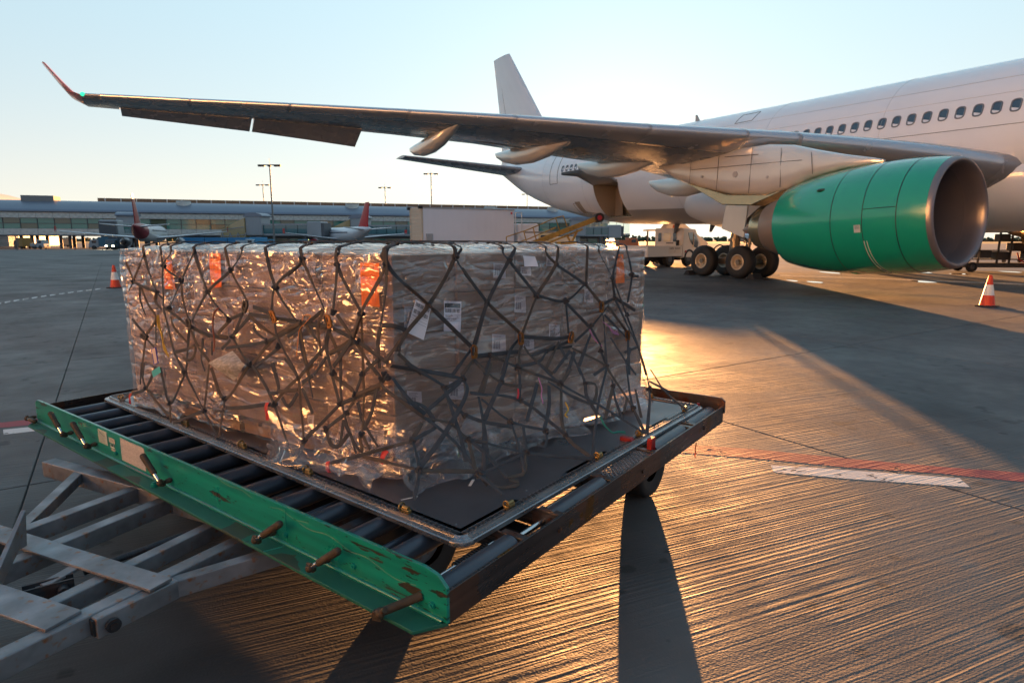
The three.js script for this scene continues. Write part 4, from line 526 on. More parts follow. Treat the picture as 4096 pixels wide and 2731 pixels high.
  const strip = (w, L, bend) => sheet(3, 10, (s, t) => V((s - 0.5) * w, -t * L, bend * Math.sin(t * 3.0) + 0.003 * Math.sin(s * 6 + t * 7)));
  M.tagRed = mat([0.5, 0.02, 0.03], 0.55, 0, { map: re(T.grime, 6) });
  for (const [k, x, y, w, L, r] of [['b', 210, 350, 0.021, 0.066, -0.1], ['b', 1762, 455, 0.022, 0.085, 0.12], ['d', 460, 1125, 0.024, 0.075, 0.3], ['d', 1130, 1000, 0.026, 0.066, -0.45]]) { const m = part(net, 'red_tag', strip(w, L, 0.008), M.tagRed, 'red plastic tag folded over a strap'); orient(m, at(k, x, y, 0.068), r); }
  { // dirty white document pouch
    const p = [['a', 1095, 1430], ['a', 1235, 1325], ['a', 1365, 1290], ['a', 1520, 1450], ['b', 1395, 200]].map(([k, x, y]) => at(k, x, y, 0.072)), c = V(); p.forEach((q) => c.add(q.p)); c.multiplyScalar(0.2); const n = p[0].n;
    const front = sheet(16, 16, (s, t) => { const a = p[0].p.clone().lerp(p[2].p, s), b = p[4].p.clone().lerp(p[3].p, s); const q = a.lerp(b, t); return q.addScaledVector(n, 0.006 + 0.03 * Math.sin(Math.PI * s) * Math.sin(Math.PI * t) + 0.006 * n3(s * 5, t * 5, 3)); });
    part(net, 'document_pouch', front, mat([0.42, 0.41, 0.39], 0.7, 0, { map: re(T.galv, 3) }), 'dirty white document pouch tied to the net');
  }
  { const m = part(net, 'blue_tag', [bx(0.003, 0.09, 0.006, -0.02, 0, 0), bx(0.003, 0.09, 0.006, 0.02, 0, 0), bx(0.043, 0.003, 0.006, 0, 0.045, 0), bx(0.043, 0.003, 0.006, 0, -0.045, 0)], mat([0.02, 0.03, 0.3], 0.5), 'small blue-rimmed tag'); orient(m, at('a', 480, 1350, 0.072), 0.35); part(m, 'tag_card', bx(0.038, 0.088, 0.002), mat([0.45, 0.36, 0.32], 0.6)); }
  part(net, 'teal_tag', sheet(4, 6, (s, t) => at('b', 440 + s * 90 + t * 20, 100 + t * 70 - s * 60, 0.072).p), mat([0.02, 0.32, 0.34], 0.45), 'teal plastic tag');
  const cord = (name, key, a, r, m, label) => { const pts = []; for (let i = 0; i < a.length; i += 2) pts.push(at(key, a[i], a[i + 1], 0.068).p); part(net, name, tube(pts, r, 5, pts.length * 6), m, label); };
  cord('green_cord', 'f', [1180, 460, 1210, 530, 1260, 580, 1285, 600, 1340, 595, 1395, 605], 0.004, mat([0.01, 0.16, 0.12], 0.8), 'frayed green cord end'); cord('green_cord', 'f', [1190, 480, 1230, 550, 1280, 598, 1330, 588, 1390, 590], 0.0035, mat([0.01, 0.16, 0.12], 0.8));
  const pk = mat([0.38, 0.16, 0.3], 0.8); for (let i = 0; i < 7; i++) cord('purple_cord', 'e', [1600 + i * 12, 960 + i * 8, 1660 + i * 14, 1000 + i * 16, 1700 + i * 12, 1050 + (i * 37 % 60), 1745 + (i * 13 % 40), 1080 + i * 6], 0.0022, pk); cord('purple_cord', 'e', [1450, 1050, 1500, 1150, 1560, 1210, 1590, 1240], 0.004, pk, 'purple cord'); cord('purple_cord', 'f', [650, 130, 680, 230, 675, 280, 690, 350], 0.003, pk);
  const yl = mat([0.42, 0.26, 0.03], 0.8); cord('yellow_cord', 'a', [510, 880, 515, 1000, 560, 1100, 580, 1260, 640, 1360], 0.0045, yl, 'yellow cord'); cord('yellow_cord', 'a', [520, 880, 540, 1040, 570, 1180, 620, 1320], 0.0035, yl); cord('yellow_cord', 'f', [880, 340, 905, 400, 880, 450, 900, 470], 0.004, yl);
  cord('red_cord', 'f', [475, 225, 480, 270, 470, 310], 0.0045, M.tagRed); cord('brown_cord', 'a', [1210, 800, 1160, 850, 1140, 1000, 1160, 1200, 1150, 1300], 0.004, mat([0.22, 0.07, 0.04], 0.8)); cord('orange_cord', 'a', [2160, 950, 2180, 890, 2260, 890, 2200, 970, 2130, 1050, 2110, 1200, 2095, 1350], 0.0018, mat([0.5, 0.18, 0.03], 0.7));
  // brass fittings where the net locks into the pallet's edge track
  const fit = (u, v, a) => { const g = new THREE.Group(); g.name = 'edge_fitting'; g.position.set(u, PH, v); g.rotation.y = a; net.add(g); part(g, 'stud', [bx(0.05, 0.014, 0.018, 0, 0.007, 0, 0, 0.003), cyl(V(-0.018, 0.018, 0), V(0.012, 0.018, 0), 0.009, 0.009, 10)], M.brass); part(g, 'ring', (() => { const t = new THREE.TorusGeometry(0.014, 0.0035, 6, 16); t.rotateY(Math.PI / 2); t.translate(0.02, 0.018, 0); return t; })(), M.brass); };
  for (const u of [0.33, 0.95, 1.5, 2.1, 2.98]) fit(u, 0.047, 0); for (const v of [0.32, 1.0, 1.42, 2.02]) fit(0.047, v, Math.PI / 2); fit(0.35, PD - 0.05, 0); fit(PW - 0.05, 0.4, Math.PI / 2);
}
// ---------- the airliner: local x forward from the main gear, y up, z towards the starboard wing tip ----------
const plane = thing('airliner', 'large white twin-engine airliner with green engine cowl parked with its cargo door open', 'airliner', null, [14.245, 0, -29.289], -60.937 * RAD);
{
  T.skin = tex(512, (u, v) => { const a = fbm(u, v, 4, 900, 5), p = vn(u * 30, v * 4, 30, 4, 910); return 0.9 + 0.1 * a + 0.03 * (p - 0.5); });
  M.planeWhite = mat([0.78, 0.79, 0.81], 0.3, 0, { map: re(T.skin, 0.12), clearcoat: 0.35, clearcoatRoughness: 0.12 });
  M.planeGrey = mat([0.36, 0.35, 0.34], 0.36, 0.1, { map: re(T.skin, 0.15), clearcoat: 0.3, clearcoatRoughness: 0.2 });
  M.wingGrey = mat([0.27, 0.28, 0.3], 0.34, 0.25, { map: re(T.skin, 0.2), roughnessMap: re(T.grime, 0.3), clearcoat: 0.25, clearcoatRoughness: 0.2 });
  M.slat = mat([0.5, 0.51, 0.53], 0.3, 0.7, { roughnessMap: re(T.grime, 0.4) });
  M.fairing = mat([0.66, 0.63, 0.58], 0.24, 0.25, { clearcoat: 0.5, clearcoatRoughness: 0.1, map: re(T.skin, 0.3) });
  M.engineGreen = mat([0.008, 0.33, 0.21], 0.26, 0, { clearcoat: 0.6, clearcoatRoughness: 0.08, map: re(T.skin, 0.3) });
  M.seam = mat([0.01, 0.05, 0.035], 0.6); M.seamGrey = mat([0.07, 0.07, 0.075], 0.6); M.seamSoft = mat([0.5, 0.5, 0.51], 0.5);
  M.lip = mat([0.2, 0.19, 0.2], 0.5, 0.5, { roughnessMap: re(T.grime, 0.6) });
  M.hot = mat([0.46, 0.36, 0.22], 0.3, 0.85, { roughnessMap: re(T.grime, 0.8) });
  M.coreCowl = mat([0.26, 0.2, 0.16], 0.45, 0.3); M.duct = mat([0.13, 0.125, 0.135], 0.6); M.fan = mat([0.1, 0.1, 0.115], 0.4, 0.6);
  const lerpT = (tab, x) => { let i = 0; while (i + 2 < tab.length && tab[i + 1][0] > x) i++; const a = tab[i], b = tab[i + 1], t = (a[0] - x) / (a[0] - b[0]); return a.map((v, k) => v + (b[k] - v) * t); };
  // fuselage stations: x, bottom, top, half width
  const st = [[29.3, 4.05, 4.35, 0.15], [28.6, 3.45, 5.1, 0.85], [27.2, 2.9, 6.05, 1.7], [25, 2.25, 6.9, 2.35], [22, 1.9, 7.4, 2.72], [19, 1.88, 7.53, 2.82], [0, 2.29, 7.93, 2.82], [-11.25, 2.53, 8.17, 2.82], [-13.75, 2.62, 8.22, 2.81], [-17.5, 3.1, 8.28, 2.66], [-21.5, 3.86, 8.3, 2.22], [-24.3, 4.64, 8.3, 1.8], [-26.4, 5.34, 8.3, 1.42], [-28.2, 6.1, 8.25, 1.06], [-30.2, 6.95, 8.05, 0.55], [-31.4, 7.4, 7.8, 0.2]];
  const xs = [...new Set([29.3, 28.95, 28.6, 28, 27.2, 26.2, 25, 23.5, 22, 20.5, 19, 16, 13, 10, 7, 4, 1, -2, -5, -8, -9.6, -11.25, -12.5, -13.75, -15, -16.2, -17.5, -19, -20.3, -21.5, -23, -24.3, -25.4, -26.4, -27.3, -28.2, -29.2, -30.2, -30.9, -31.4])];
  const NT = 48, ringAt = (x, grow = 0) => { const [, b, t, w] = lerpT(st, x), c = (b + t) / 2, ry = (t - b) / 2 + grow; return Array.from({ length: NT }, (_, i) => { const q = i / NT * 2 * Math.PI; return V(x, c + Math.cos(q) * ry, Math.sin(q) * (w + grow)); }); };
  const skinAt = (x, h, grow = 0) => { const [, b, t, w] = lerpT(st, x), c = (b + t) / 2, ry = (t - b) / 2, k = Math.max(-1, Math.min(1, (h - c) / ry)); return V(x, h, Math.sqrt(1 - k * k) * w + grow); };
  const rings = xs.map((x) => ringAt(x)), jDoor = [xs.indexOf(-11.25), xs.indexOf(-12.5)];
  const inDoor = (j, i) => jDoor.includes(j) && i >= 13 && i < 20, inBelly = (j, i) => { const x = xs[j], lim = x > -13 ? 18 : x > -16 ? 19 : x > -19 ? 20 : x > -21 ? 22 : 99; return x < 24 && i >= lim && i < 48 - lim; };
  const fus = part(plane, 'fuselage', loft(rings, { skip: (j, i) => inDoor(j, i) || inBelly(j, i) }), M.planeWhite);
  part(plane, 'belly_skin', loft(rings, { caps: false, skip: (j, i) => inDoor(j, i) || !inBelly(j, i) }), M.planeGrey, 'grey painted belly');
  // hold behind the open cargo door, and the door swung up
  const hold = mat([0.34, 0.29, 0.23], 0.8);
  const cheek = (x) => { const pts = []; for (let i = 0; i <= 10; i++) { const h = 5.02 - i * 0.205, p = skinAt(x, h, -0.03); pts.push([p.z, h]); } pts.push([0.5, 2.97], [0.5, 5.02]); const g = new THREE.ShapeGeometry(new THREE.Shape(pts.map(([a, b]) => new THREE.Vector2(a, b)))); g.rotateY(-Math.PI / 2); g.translate(x, 0, 0); return muv(g); };
  part(plane, 'cargo_hold', [bx(2.5, 2.1, 0.05, -12.5, 4.0, 0.5), cheek(-13.77), cheek(-11.23), bx(2.5, 0.05, 2.2, -12.5, 5.04, 1.6), bx(2.5, 0.05, 1.0, -12.5, 2.98, 0.98)], hold, 'dark cargo hold seen through the open door');
  part(plane, 'hold_liner', [bx(0.75, 2.0, 0.04, -13.3, 4.02, 1.0)], mat([0.3, 0.24, 0.18], 0.7));
  for (let k = 0; k < 9; k++) part(plane, 'sill_roller', cyl(V(-13.5 + k * 0.26, 3.04, 1.45), V(-13.4 + k * 0.26, 3.04, 1.45), 0.05, 0.05, 8), M.hot);
  { const arc = []; const n = 8; for (const x of [-13.75, -13.1, -12.5, -11.9, -11.25]) { const r = []; for (let i = 0; i <= n; i++) { const q = (i / n) * 52 * RAD, R = 2.8; const t = i / n; r.push(V(x, 5.08 + 0.5 * t + 0.3 * Math.sin(Math.PI * t), 2.84 + 2.35 * t)); } for (let i = n; i >= 0; i--) r.push(r[i].clone().add(V(0, -0.1, -0.02))); arc.push(r); }
    const d = part(plane, 'cargo_door', loft(arc), M.planeGrey, 'cargo door swung up and open'); part(d, 'hinge_bar', cyl(V(-13.7, 5.1, 2.84), V(-11.3, 5.1, 2.84), 0.06, 0.06, 8), M.hot); part(d, 'door_edge', beam(V(-13.7, 5.56, 5.2), V(-11.3, 5.56, 5.2), 0.05, 0.14), M.seamGrey); }
  const outline = (x0, x1, h0, h1, r, m = M.seamGrey, name = 'door_outline') => { const pts = [], N = 10; for (let i = 0; i <= N; i++) pts.push([x0, h0 + (h1 - h0) * i / N]); for (let i = 1; i <= 4; i++) pts.push([x0 + (x1 - x0) * i / 4, h1]); for (let i = 1; i <= N; i++) pts.push([x1, h1 + (h0 - h1) * i / N]); for (let i = 1; i < 4; i++) pts.push([x1 + (x0 - x1) * i / 4, h0]); part(plane, name, tube(pts.map(([x, h]) => skinAt(x, h, 0.004)), r, 5, 80, true), m); };
  outline(-19.35, -18.2, 5.45, 7.5, 0.016); outline(-16.9, -16.3, 2.95 + 0.35, 4.0, 0.012); outline(-3.3, -2.3, 7.15, 7.6, 0.012); outline(16.4, 17.4, 4.5, 6.5, 0.014);
  part(plane, 'service_panel', (() => { const g = sheet(3, 5, (s, t) => skinAt(-16.6 + s * 0.7, 3.35 + (1 - t) * 0.75, 0.006)); return g; })(), hold);
  // cabin windows
  { const ro = (w, h, r) => { const s = new THREE.Shape(); s.moveTo(-w + r, -h); s.lineTo(w - r, -h); s.quadraticCurveTo(w, -h, w, -h + r); s.lineTo(w, h - r); s.quadraticCurveTo(w, h, w - r, h); s.lineTo(-w + r, h); s.quadraticCurveTo(-w, h, -w, h - r); s.lineTo(-w, -h + r); s.quadraticCurveTo(-w, -h, -w + r, -h); return s; };
    const fs = ro(0.15, 0.215, 0.13); fs.holes.push(ro(0.118, 0.18, 0.105)); const frame = prep(new THREE.ExtrudeGeometry(fs, { depth: 0.012, bevelEnabled: true, bevelSize: 0.006, bevelThickness: 0.006, bevelSegments: 1, curveSegments: 6 })), pane = prep(new THREE.ShapeGeometry(ro(0.12, 0.182, 0.105), 6));
    const fm = mat([0.16, 0.17, 0.19], 0.4, 0.3), gm = mat([0.03, 0.06, 0.10], 0.08, 0, { clearcoat: 1, clearcoatRoughness: 0.02 });
    for (let k = -8; k < 51; k++) { const x = 8.587 - 0.533 * k; if ((x < -9 && x > -15) || x < -18) continue; const c = (st, 5.11 - 0.021 * x), p = skinAt(x, c + 0.885, -0.004), q = skinAt(x, c + 0.985), n = V(0, -(q.z - p.z), q.y - p.y).normalize(); const w = part(plane, 'cabin_window', frame, fm); w.position.copy(p); w.lookAt(p.clone().add(n).applyMatrix4(new THREE.Matrix4())); w.rotation.set(-Math.atan2(n.y, n.z), 0, 0); part(w, 'pane', pane, gm); } }
  part(plane, 'cheat_seam', tube(Array.from({ length: 20 }, (_, i) => skinAt(13 - i * 1.2, 5.11 - 0.021 * (13 - i * 1.2) + 0.3, 0.002)), 0.008, 4, 60), M.seamGrey);
  for (const x of [14.2, 9.6, 4.3, -1.1, -6.5, -15.0, -20.6, -25.6]) part(plane, 'skin_seam', tube(Array.from({ length: 48 }, (_, i) => { const r = ringAt(x, 0.001); return r[i]; }), 0.006, 4, 96, true), M.seamSoft);
  for (const [dh, x0, x1] of [[1.9, 14, -20], [-0.9, 14, 9], [1.35, 14, -8]]) part(plane, 'skin_seam', tube(Array.from({ length: 16 }, (_, i) => { const x = x0 + (x1 - x0) * i / 15; return skinAt(x, 5.11 - 0.021 * x + dh, 0.001); }), 0.005, 4, 60), M.seamSoft);
  // belly fairing over the wing box
  { const f = [[12.5, 0.2, 0.2], [11, 1.9, 1.25], [9, 2.75, 1.9], [6, 3.1, 2.1], [2, 3.15, 2.15], [-2, 3.1, 2.1], [-5, 2.75, 1.9], [-6.8, 2.1, 1.5], [-7.8, 1.1, 0.9], [-8.2, 0.2, 0.2]]; part(plane, 'belly_fairing', loft(f.map(([x, w, d]) => { const c = 5.11 - 0.021 * x; return Array.from({ length: 32 }, (_, i) => { const q = i / 32 * 6.28318, s = Math.sin(q), k = Math.cos(q); return V(x, c - 1.25 + (k > 0 ? k * 0.9 : k * (d - 0.15)) * (w / 3.15 > 0.4 ? 1 : w / 3.15), Math.sign(s) * Math.pow(Math.abs(s), 0.7) * w); }); })), M.planeWhite); 
    for (const [x, h] of [[13.2, 3.05], [12.3, 3.0]]) part(plane, 'air_inlet', (() => { const g = ball(1, 0, 0, 0, 0.42, 0.2, 0.05, 14); g.translate(...skinAt(x, h, 0.0).toArray()); return g; })(), hold); }
  for (const [x, L] of [[-9.2, 0.55], [-6.4, 0.5]]) part(plane, 'drain_mast', (() => { const b = 2.5; return prism([[x, b], [x + 0.45, b], [x + 0.1, b - L], [x - 0.05, b - L]], 0.04); })(), M.seamGrey);
  part(plane, 'antenna', (() => { const g = prism([[-7.9, 8.05], [-7.5, 8.05], [-7.8, 8.5], [-7.9, 8.5]], 0.05); return g; })(), M.planeGrey);
  // wing
  const LEh = [[29, 6.81], [25.58, 6.52], [22.5, 6.27], [19, 5.96], [16.27, 5.71], [12.24, 5.28], [9.86, 5.06], [8.26, 4.89], [6.47, 4.65], [4.81, 4.41], [2.85, 4.02], [0, 3.7]];
  const CH = [[29, 2.3], [23.3, 3.25], [18.4, 4.3], [15.3, 5.1], [9.4, 7.0], [2.85, 10.6], [0, 12]], THK = [[29, 0.1], [9.4, 0.115], [2.85, 0.14], [0, 0.14]], DROP = [[29, 0.02], [15, 0.12], [9, 0.3], [2.85, 0.6], [0, 0.7]];
  const xle = (b) => 8.8 - 0.6964 * (b - 2.85), up = (x, t) => 5 * t * (0.2969 * Math.sqrt(x) - 0.126 * x - 0.3516 * x * x + 0.2843 * x * x * x - 0.1015 * x * x * x * x);
  const wingPt = (b, x, side, grow = 0) => { const c = lerpT(CH, b)[1], t = lerpT(THK, b)[1], d = lerpT(DROP, b)[1], y0 = lerpT(LEh, b)[1] - 0.02; const th = up(x, t), y = side > 0 ? th * 0.95 : -th * (b < 10 ? 1.4 : b < 16 ? 1.4 - (b - 10) * 0.055 : 1.07) + 0.06 * t * Math.max(0, x - 0.6) * 8 * (1 - x); return V(xle(b) - x * c + (x < 0.02 ? grow : 0), y0 - d * x + (y + Math.sign(side) * grow / c) * c - 0.0, b); };
  const X = [0, 0.008, 0.025, 0.06, 0.11, 0.17, 0.28, 0.42, 0.56, 0.7, 0.84, 1];
  const section = (b, x0, x1, grow = 0) => { const u = [x0, ...X.filter((x) => x > x0 + 1e-4 && x < x1 - 1e-4), x1], r = []; for (const x of u) r.push(wingPt(b, x, 1, grow)); for (const x of u.slice().reverse()) if (x > 1e-6 || x0 > 0) r.push(wingPt(b, x, -1, grow)); return r; };
  const flip = (s) => (g) => { if (s > 0) return g; g = prep(g.clone ? g : g); g.scale(1, 1, -1); const p = g.attributes; for (const k of ['position', 'normal', 'uv']) { const a = p[k], n = a.itemSize; for (let i = 0; i < a.count; i += 3) for (let c = 0; c < n; c++) { const t = a.array[(i + 1) * n + c]; a.array[(i + 1) * n + c] = a.array[(i + 2) * n + c]; a.array[(i + 2) * n + c] = t; } } return g; };
  const wheelTyre = (() => { const g = lathe([[0.3, -0.2], [0.42, -0.235], [0.56, -0.225], [0.645, -0.17], [0.675, -0.08], [0.68, 0], [0.675, 0.08], [0.645, 0.17], [0.56, 0.225], [0.42, 0.235], [0.3, 0.2]], 40); g.rotateX(Math.PI / 2); return g; })();
  const wheelRim = (() => { const g = lathe([[0.33, 0.2], [0.31, 0.225], [0.27, 0.215], [0.26, 0.15], [0.22, 0.06], [0.1, 0.05], [0.1, -0.05], [0.22, -0.06], [0.26, -0.15], [0.27, -0.215], [0.31, -0.225], [0.33, -0.2]], 32); g.rotateX(Math.PI / 2); return g; })();
  const wheelHub = (() => { const g = lathe([[0.0, 0.16], [0.06, 0.155], [0.1, 0.1], [0.12, 0.06], [0.12, -0.06], [0.1, -0.1], [0.06, -0.155], [0, -0.16]], 16); g.rotateX(Math.PI / 2); return g; })();
  M.rimPaint = mat([0.55, 0.47, 0.36], 0.4, 0.3); M.gearMetal = mat([0.32, 0.28, 0.22], 0.42, 0.4, { map: re(T.galv, 1) });
  const side = (s) => {
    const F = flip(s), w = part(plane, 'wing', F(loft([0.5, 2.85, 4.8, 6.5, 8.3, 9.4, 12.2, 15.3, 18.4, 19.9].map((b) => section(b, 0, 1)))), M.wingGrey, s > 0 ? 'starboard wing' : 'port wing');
    part(w, 'outer_panel', F(loft([19.9, 22.5, 25.6, 27.9].map((b) => section(b, 0, 0.7)))), M.wingGrey);
    part(w, 'wing_tip', F(loft([27.9, 28.6, 29].map((b) => section(b, 0, 1)))), M.wingGrey);
    for (const [a, b] of [[3.1, 8.2], [8.32, 9.6], [9.68, 12.2], [12.28, 15.9], [15.98, 18.95], [19.03, 22.48], [22.56, 25.54], [25.62, 28.4]]) part(w, 'slat', F(loft([0, 0.25, 0.5, 0.75, 1].map((t) => section(a + (b - a) * t, 0, 0.13, 0.012)))), M.slat);
    for (const [a, b] of [[19.75, 23.38], [23.46, 27.86]]) part(w, 'aileron', F(loft([0, 0.5, 1].map((t) => { const bb = a + (b - a) * t, r = section(bb, 0.68, 1), p = wingPt(bb, 0.685, -1), q = (17 + (27.9 - bb) * 1.5) * RAD; return r.map((v) => { const dx = v.x - p.x, dy = v.y - p.y; return V(p.x + dx * Math.cos(q) - dy * Math.sin(q), p.y + dx * Math.sin(q) + dy * Math.cos(q) - 0.015, v.z); }); }))), M.wingGrey);
    for (const b of [21.3, 21.9, 25.0, 25.5].slice(0, 4)) part(w, 'hinge_cover', F(ball(0.13, ...wingPt(b, 0.78, -1).toArray(), 1.6, 0.7, 0.9, 10)), M.wingGrey);
    // winglet
    const wl = [[29, -9.42, 2.3, 6.78], [29.35, -9.95, 1.95, 6.98], [29.75, -10.75, 1.5, 7.5], [30.3, -11.8, 0.95, 8.3]];
    part(w, 'winglet', F(loft(wl.map(([b, x, c, h]) => Array.from({ length: 14 }, (_, i) => { const q = i / 14 * 6.283, e = (1 - Math.cos(q)) / 2; return V(x - e * c, h + 0.02 * Math.sin(q) * c, b + 0.085 * Math.sin(q) * c * (b > 29.2 ? 1 : 0.5)); })))), mat([0.45, 0.07, 0.03], 0.35, 0, { clearcoat: 0.4 }), 'dark red winglet');
    part(w, 'navigation_light', F(ball(0.09, -9.42, 6.8, 28.95, 1.4, 0.8, 1)), mat(s > 0 ? [0.02, 0.4, 0.22] : [0.4, 0.02, 0.02], 0.15, 0, { emissive: lin(s > 0 ? [0.05, 0.9, 0.5] : [0.9, 0.05, 0.05]), emissiveIntensity: 0.25 }), s > 0 ? 'green navigation light' : 'red navigation light');
    for (const [b, tx, th, nx, nh, dep] of [[17.4, -6.9, 5.28, -1.3, 5.42, 0.62], [13.8, -6.0, 5.2, 0.85, 5.0, 0.72], [10.2, -4.9, 4.86, 1.6, 4.62, 0.8], [6.2, -4.6, 4.25, 1.0, 4.05, 0.85]]) {
      const prof = [[0, 0.04, 0.1], [0.03, 0.32, 0.3], [0.12, 0.6, 0.62], [0.28, 0.85, 0.9], [0.45, 1, 1], [0.62, 0.92, 0.9], [0.8, 0.62, 0.6], [0.93, 0.26, 0.28], [1, 0.03, 0.06]];
      part(w, 'flap_track_fairing', F(loft(prof.map(([t, wd, dp]) => { const x = tx + (nx - tx) * t, top = th + 0.1 + (nh + 0.12 - th) * t + (t > 0.25 ? 0.25 * (t - 0.25) : 0), W = 0.27 * wd, D = dep * dp; return Array.from({ length: 16 }, (_, i) => { const q = i / 16 * 6.283, sn = Math.sin(q), k = Math.cos(q); return V(x, top - D * 0.42 + (k > 0 ? k * D * 0.45 : Math.sign(k) * Math.pow(-k, 0.85) * D * 0.62), b + Math.sign(sn) * Math.pow(Math.abs(sn), 0.75) * W); }); }))), M.fairing);
    }
    for (const [b0, b1] of [[3.5, 9.2], [9.5, 19.6]]) part(w, 'flap_gap', F(loft([0, 0.34, 0.67, 1].map((t) => { const b = b0 + (b1 - b0) * t; return [wingPt(b, 0.735, -1), wingPt(b, 0.74, -1), wingPt(b, 0.748, -1), wingPt(b, 0.742, -1)].map((v, i) => v.add(V(0, i > 1 ? 0.03 : -0.006, 0))); }))), M.seamGrey);
    // engine
    const e = new THREE.Group(); e.name = 'engine'; e.userData.label = s > 0 ? 'engine with bright green cowl' : 'far-side engine'; e.position.set(10.55, 2.24, 9.37 * s); e.rotation.z = 2.9 * RAD; plane.add(e);
    const turn = (g) => { g.rotateZ(Math.PI / 2); g.rotateX(Math.PI / 2); return g; };   // profile (r, s): s runs aft
    const lp = (p, n = 56) => { const g = new THREE.LatheGeometry(p.map(([r, y]) => new THREE.Vector2(r, y)), n); return turn(g); };
    const R = [[1.392, 0.13], [1.435, 0.4], [1.475, 0.8], [1.505, 1.3], [1.515, 2.0], [1.495, 2.8], [1.43, 3.5], [1.33, 4.1], [1.2, 4.6], [1.175, 4.6], [1.23, 4.1]], rAt = (y) => { let i = 0; while (R[i + 1][1] < y) i++; const t = (y - R[i][1]) / (R[i + 1][1] - R[i][1]); return R[i][0] + (R[i + 1][0] - R[i][0]) * t; };
    const cowl = part(e, 'cowl', lp(R), M.engineGreen, 'green painted cowl');
    part(e, 'inlet_lip', lp([[1.388, 0.135], [1.37, 0.06], [1.335, 0.015], [1.3, 0], [1.262, 0.02], [1.225, 0.1], [1.2, 0.25], [1.185, 0.5]]), M.lip, 'bare metal inlet lip');
    part(e, 'inlet_duct', lp([[1.186, 0.5], [1.19, 0.9], [1.21, 1.5], [1.215, 2.2]]), M.duct);
    part(e, 'fan_disc', lp([[1.21, 1.62], [0.3, 1.66], [0.02, 1.66]]), M.duct);
    part(e, 'spinner', lp([[0.01, 0.98], [0.12, 1.08], [0.24, 1.25], [0.33, 1.5], [0.35, 1.62]], 24), M.fan);
    const blade = (() => { const g = sheet(3, 6, (a, t) => { const r = 0.34 + t * 0.86, tw = (0.5 + 0.7 * t); const c = (a - 0.5) * (0.26 + 0.1 * t); return V(-1.42 - c * Math.cos(tw) * 0.8, r, c * Math.sin(tw)); }); return g; })();
    if (s > 0) for (let k = 0; k < 26; k++) { const m = part(e, 'fan_blade', blade, M.fan); m.rotation.x = k / 26 * 6.28318; }
    for (const y of [0.78, 1.62, 2.5]) part(cowl, 'panel_seam', lp([[rAt(y - 0.012) + 0.003, y - 0.012], [rAt(y + 0.012) + 0.003, y + 0.012]]), M.seam);
    const onCowl = (y, q, g = 0.004) => V(-y, Math.sin(q) * (rAt(y) + g), Math.cos(q) * (rAt(y) + g) * s);
    if (s > 0) {
      part(cowl, 'panel_seam', tube(Array.from({ length: 12 }, (_, i) => onCowl(0.8 + i * 0.074, 0.13)), 0.008, 4, 30), M.seam);
      part(cowl, 'panel_seam', tube(Array.from({ length: 16 }, (_, i) => onCowl(0.3 + i * 0.25, 1.52)), 0.008, 4, 30), M.seam);
      part(cowl, 'placard', sheet(2, 3, (a, t) => onCowl(1.66 + a * 0.17, -0.13 - t * 0.13, 0.006)), mat([0.6, 0.62, 0.62], 0.5, 0, { map: canvasTex(64, 72, (c) => { c.fillStyle = '#dfe6e4'; c.fillRect(0, 0, 64, 72); c.fillStyle = '#7f9a94'; for (let y = 34; y < 66; y += 7) for (let x = 8; x < 56; x += 6) c.fillRect(x, y, 4, 5); }) }), 'small white placard');
      for (const dy of [0, 0.075]) part(cowl, 'painted_stripe', loft(Array.from({ length: 22 }, (_, i) => { const t = i / 21, q = -0.42 - t * 0.98, y = 1.60 - dy - 0.12 * t * t; return [onCowl(y, q, 0.004), onCowl(y + 0.016, q, 0.004), onCowl(y + 0.016, q, 0.006), onCowl(y, q, 0.006)]; })), M.white);
      part(cowl, 'vent', ball(0.09, ...onCowl(3.0, 0.62, -0.02).toArray(), 1.5, 0.6, 1, 10), M.seam);
    }
    part(e, 'bottom_strake', F === null ? [] : [(() => { const g = prism([[-4.35, -1.02], [-3.2, -1.36], [-2.5, -1.5], [-2.6, -1.42], [-4.2, -0.98]], 0.5, 0.02); g.translate(0, 0, -0.25); return g; })()], M.engineGreen);
    part(e, 'core_cowl', lp([[0.98, 3.6], [0.97, 4.6], [0.9, 5.1], [0.78, 5.45], [0.74, 5.45]], 40), M.coreCowl, 'brownish core cowl');
    part(e, 'nozzle', lp([[0.74, 5.4], [0.69, 5.7], [0.62, 5.95], [0.58, 5.95], [0.62, 5.5]], 40), M.hot, 'bright metal exhaust nozzle');
    part(e, 'exhaust_plug', lp([[0.4, 5.4], [0.3, 6.0], [0.12, 6.5], [0.02, 6.7]], 24), M.coreCowl);
    const py = [[-0.35, 4.4, 4.5, 0.1], [0.6, 3.88, 4.58, 0.24], [2, 3.42, 4.63, 0.32], [3.4, 3.1, 4.65, 0.35], [4.8, 2.98, 4.62, 0.36], [5.7, 3.12, 4.48, 0.36], [6.5, 3.4, 4.24, 0.34], [7.4, 3.56, 4.0, 0.28], [8.2, 3.62, 3.82, 0.16], [8.5, 3.66, 3.74, 0.04]];
    const pyl = part(plane, 'pylon', loft(py.map(([x, lo, hi, w]) => Array.from({ length: 24 }, (_, i) => { const q = i / 24 * 6.28318, sn = Math.sin(q), k = Math.cos(q); return V(x, (lo + hi) / 2 + Math.sign(k) * Math.pow(Math.abs(k), 0.72) * (hi - lo) / 2, 9.37 * s + Math.sign(sn) * Math.pow(Math.abs(sn), 0.62) * w); }))), M.fairing, s > 0 ? 'pale engine pylon' : undefined);
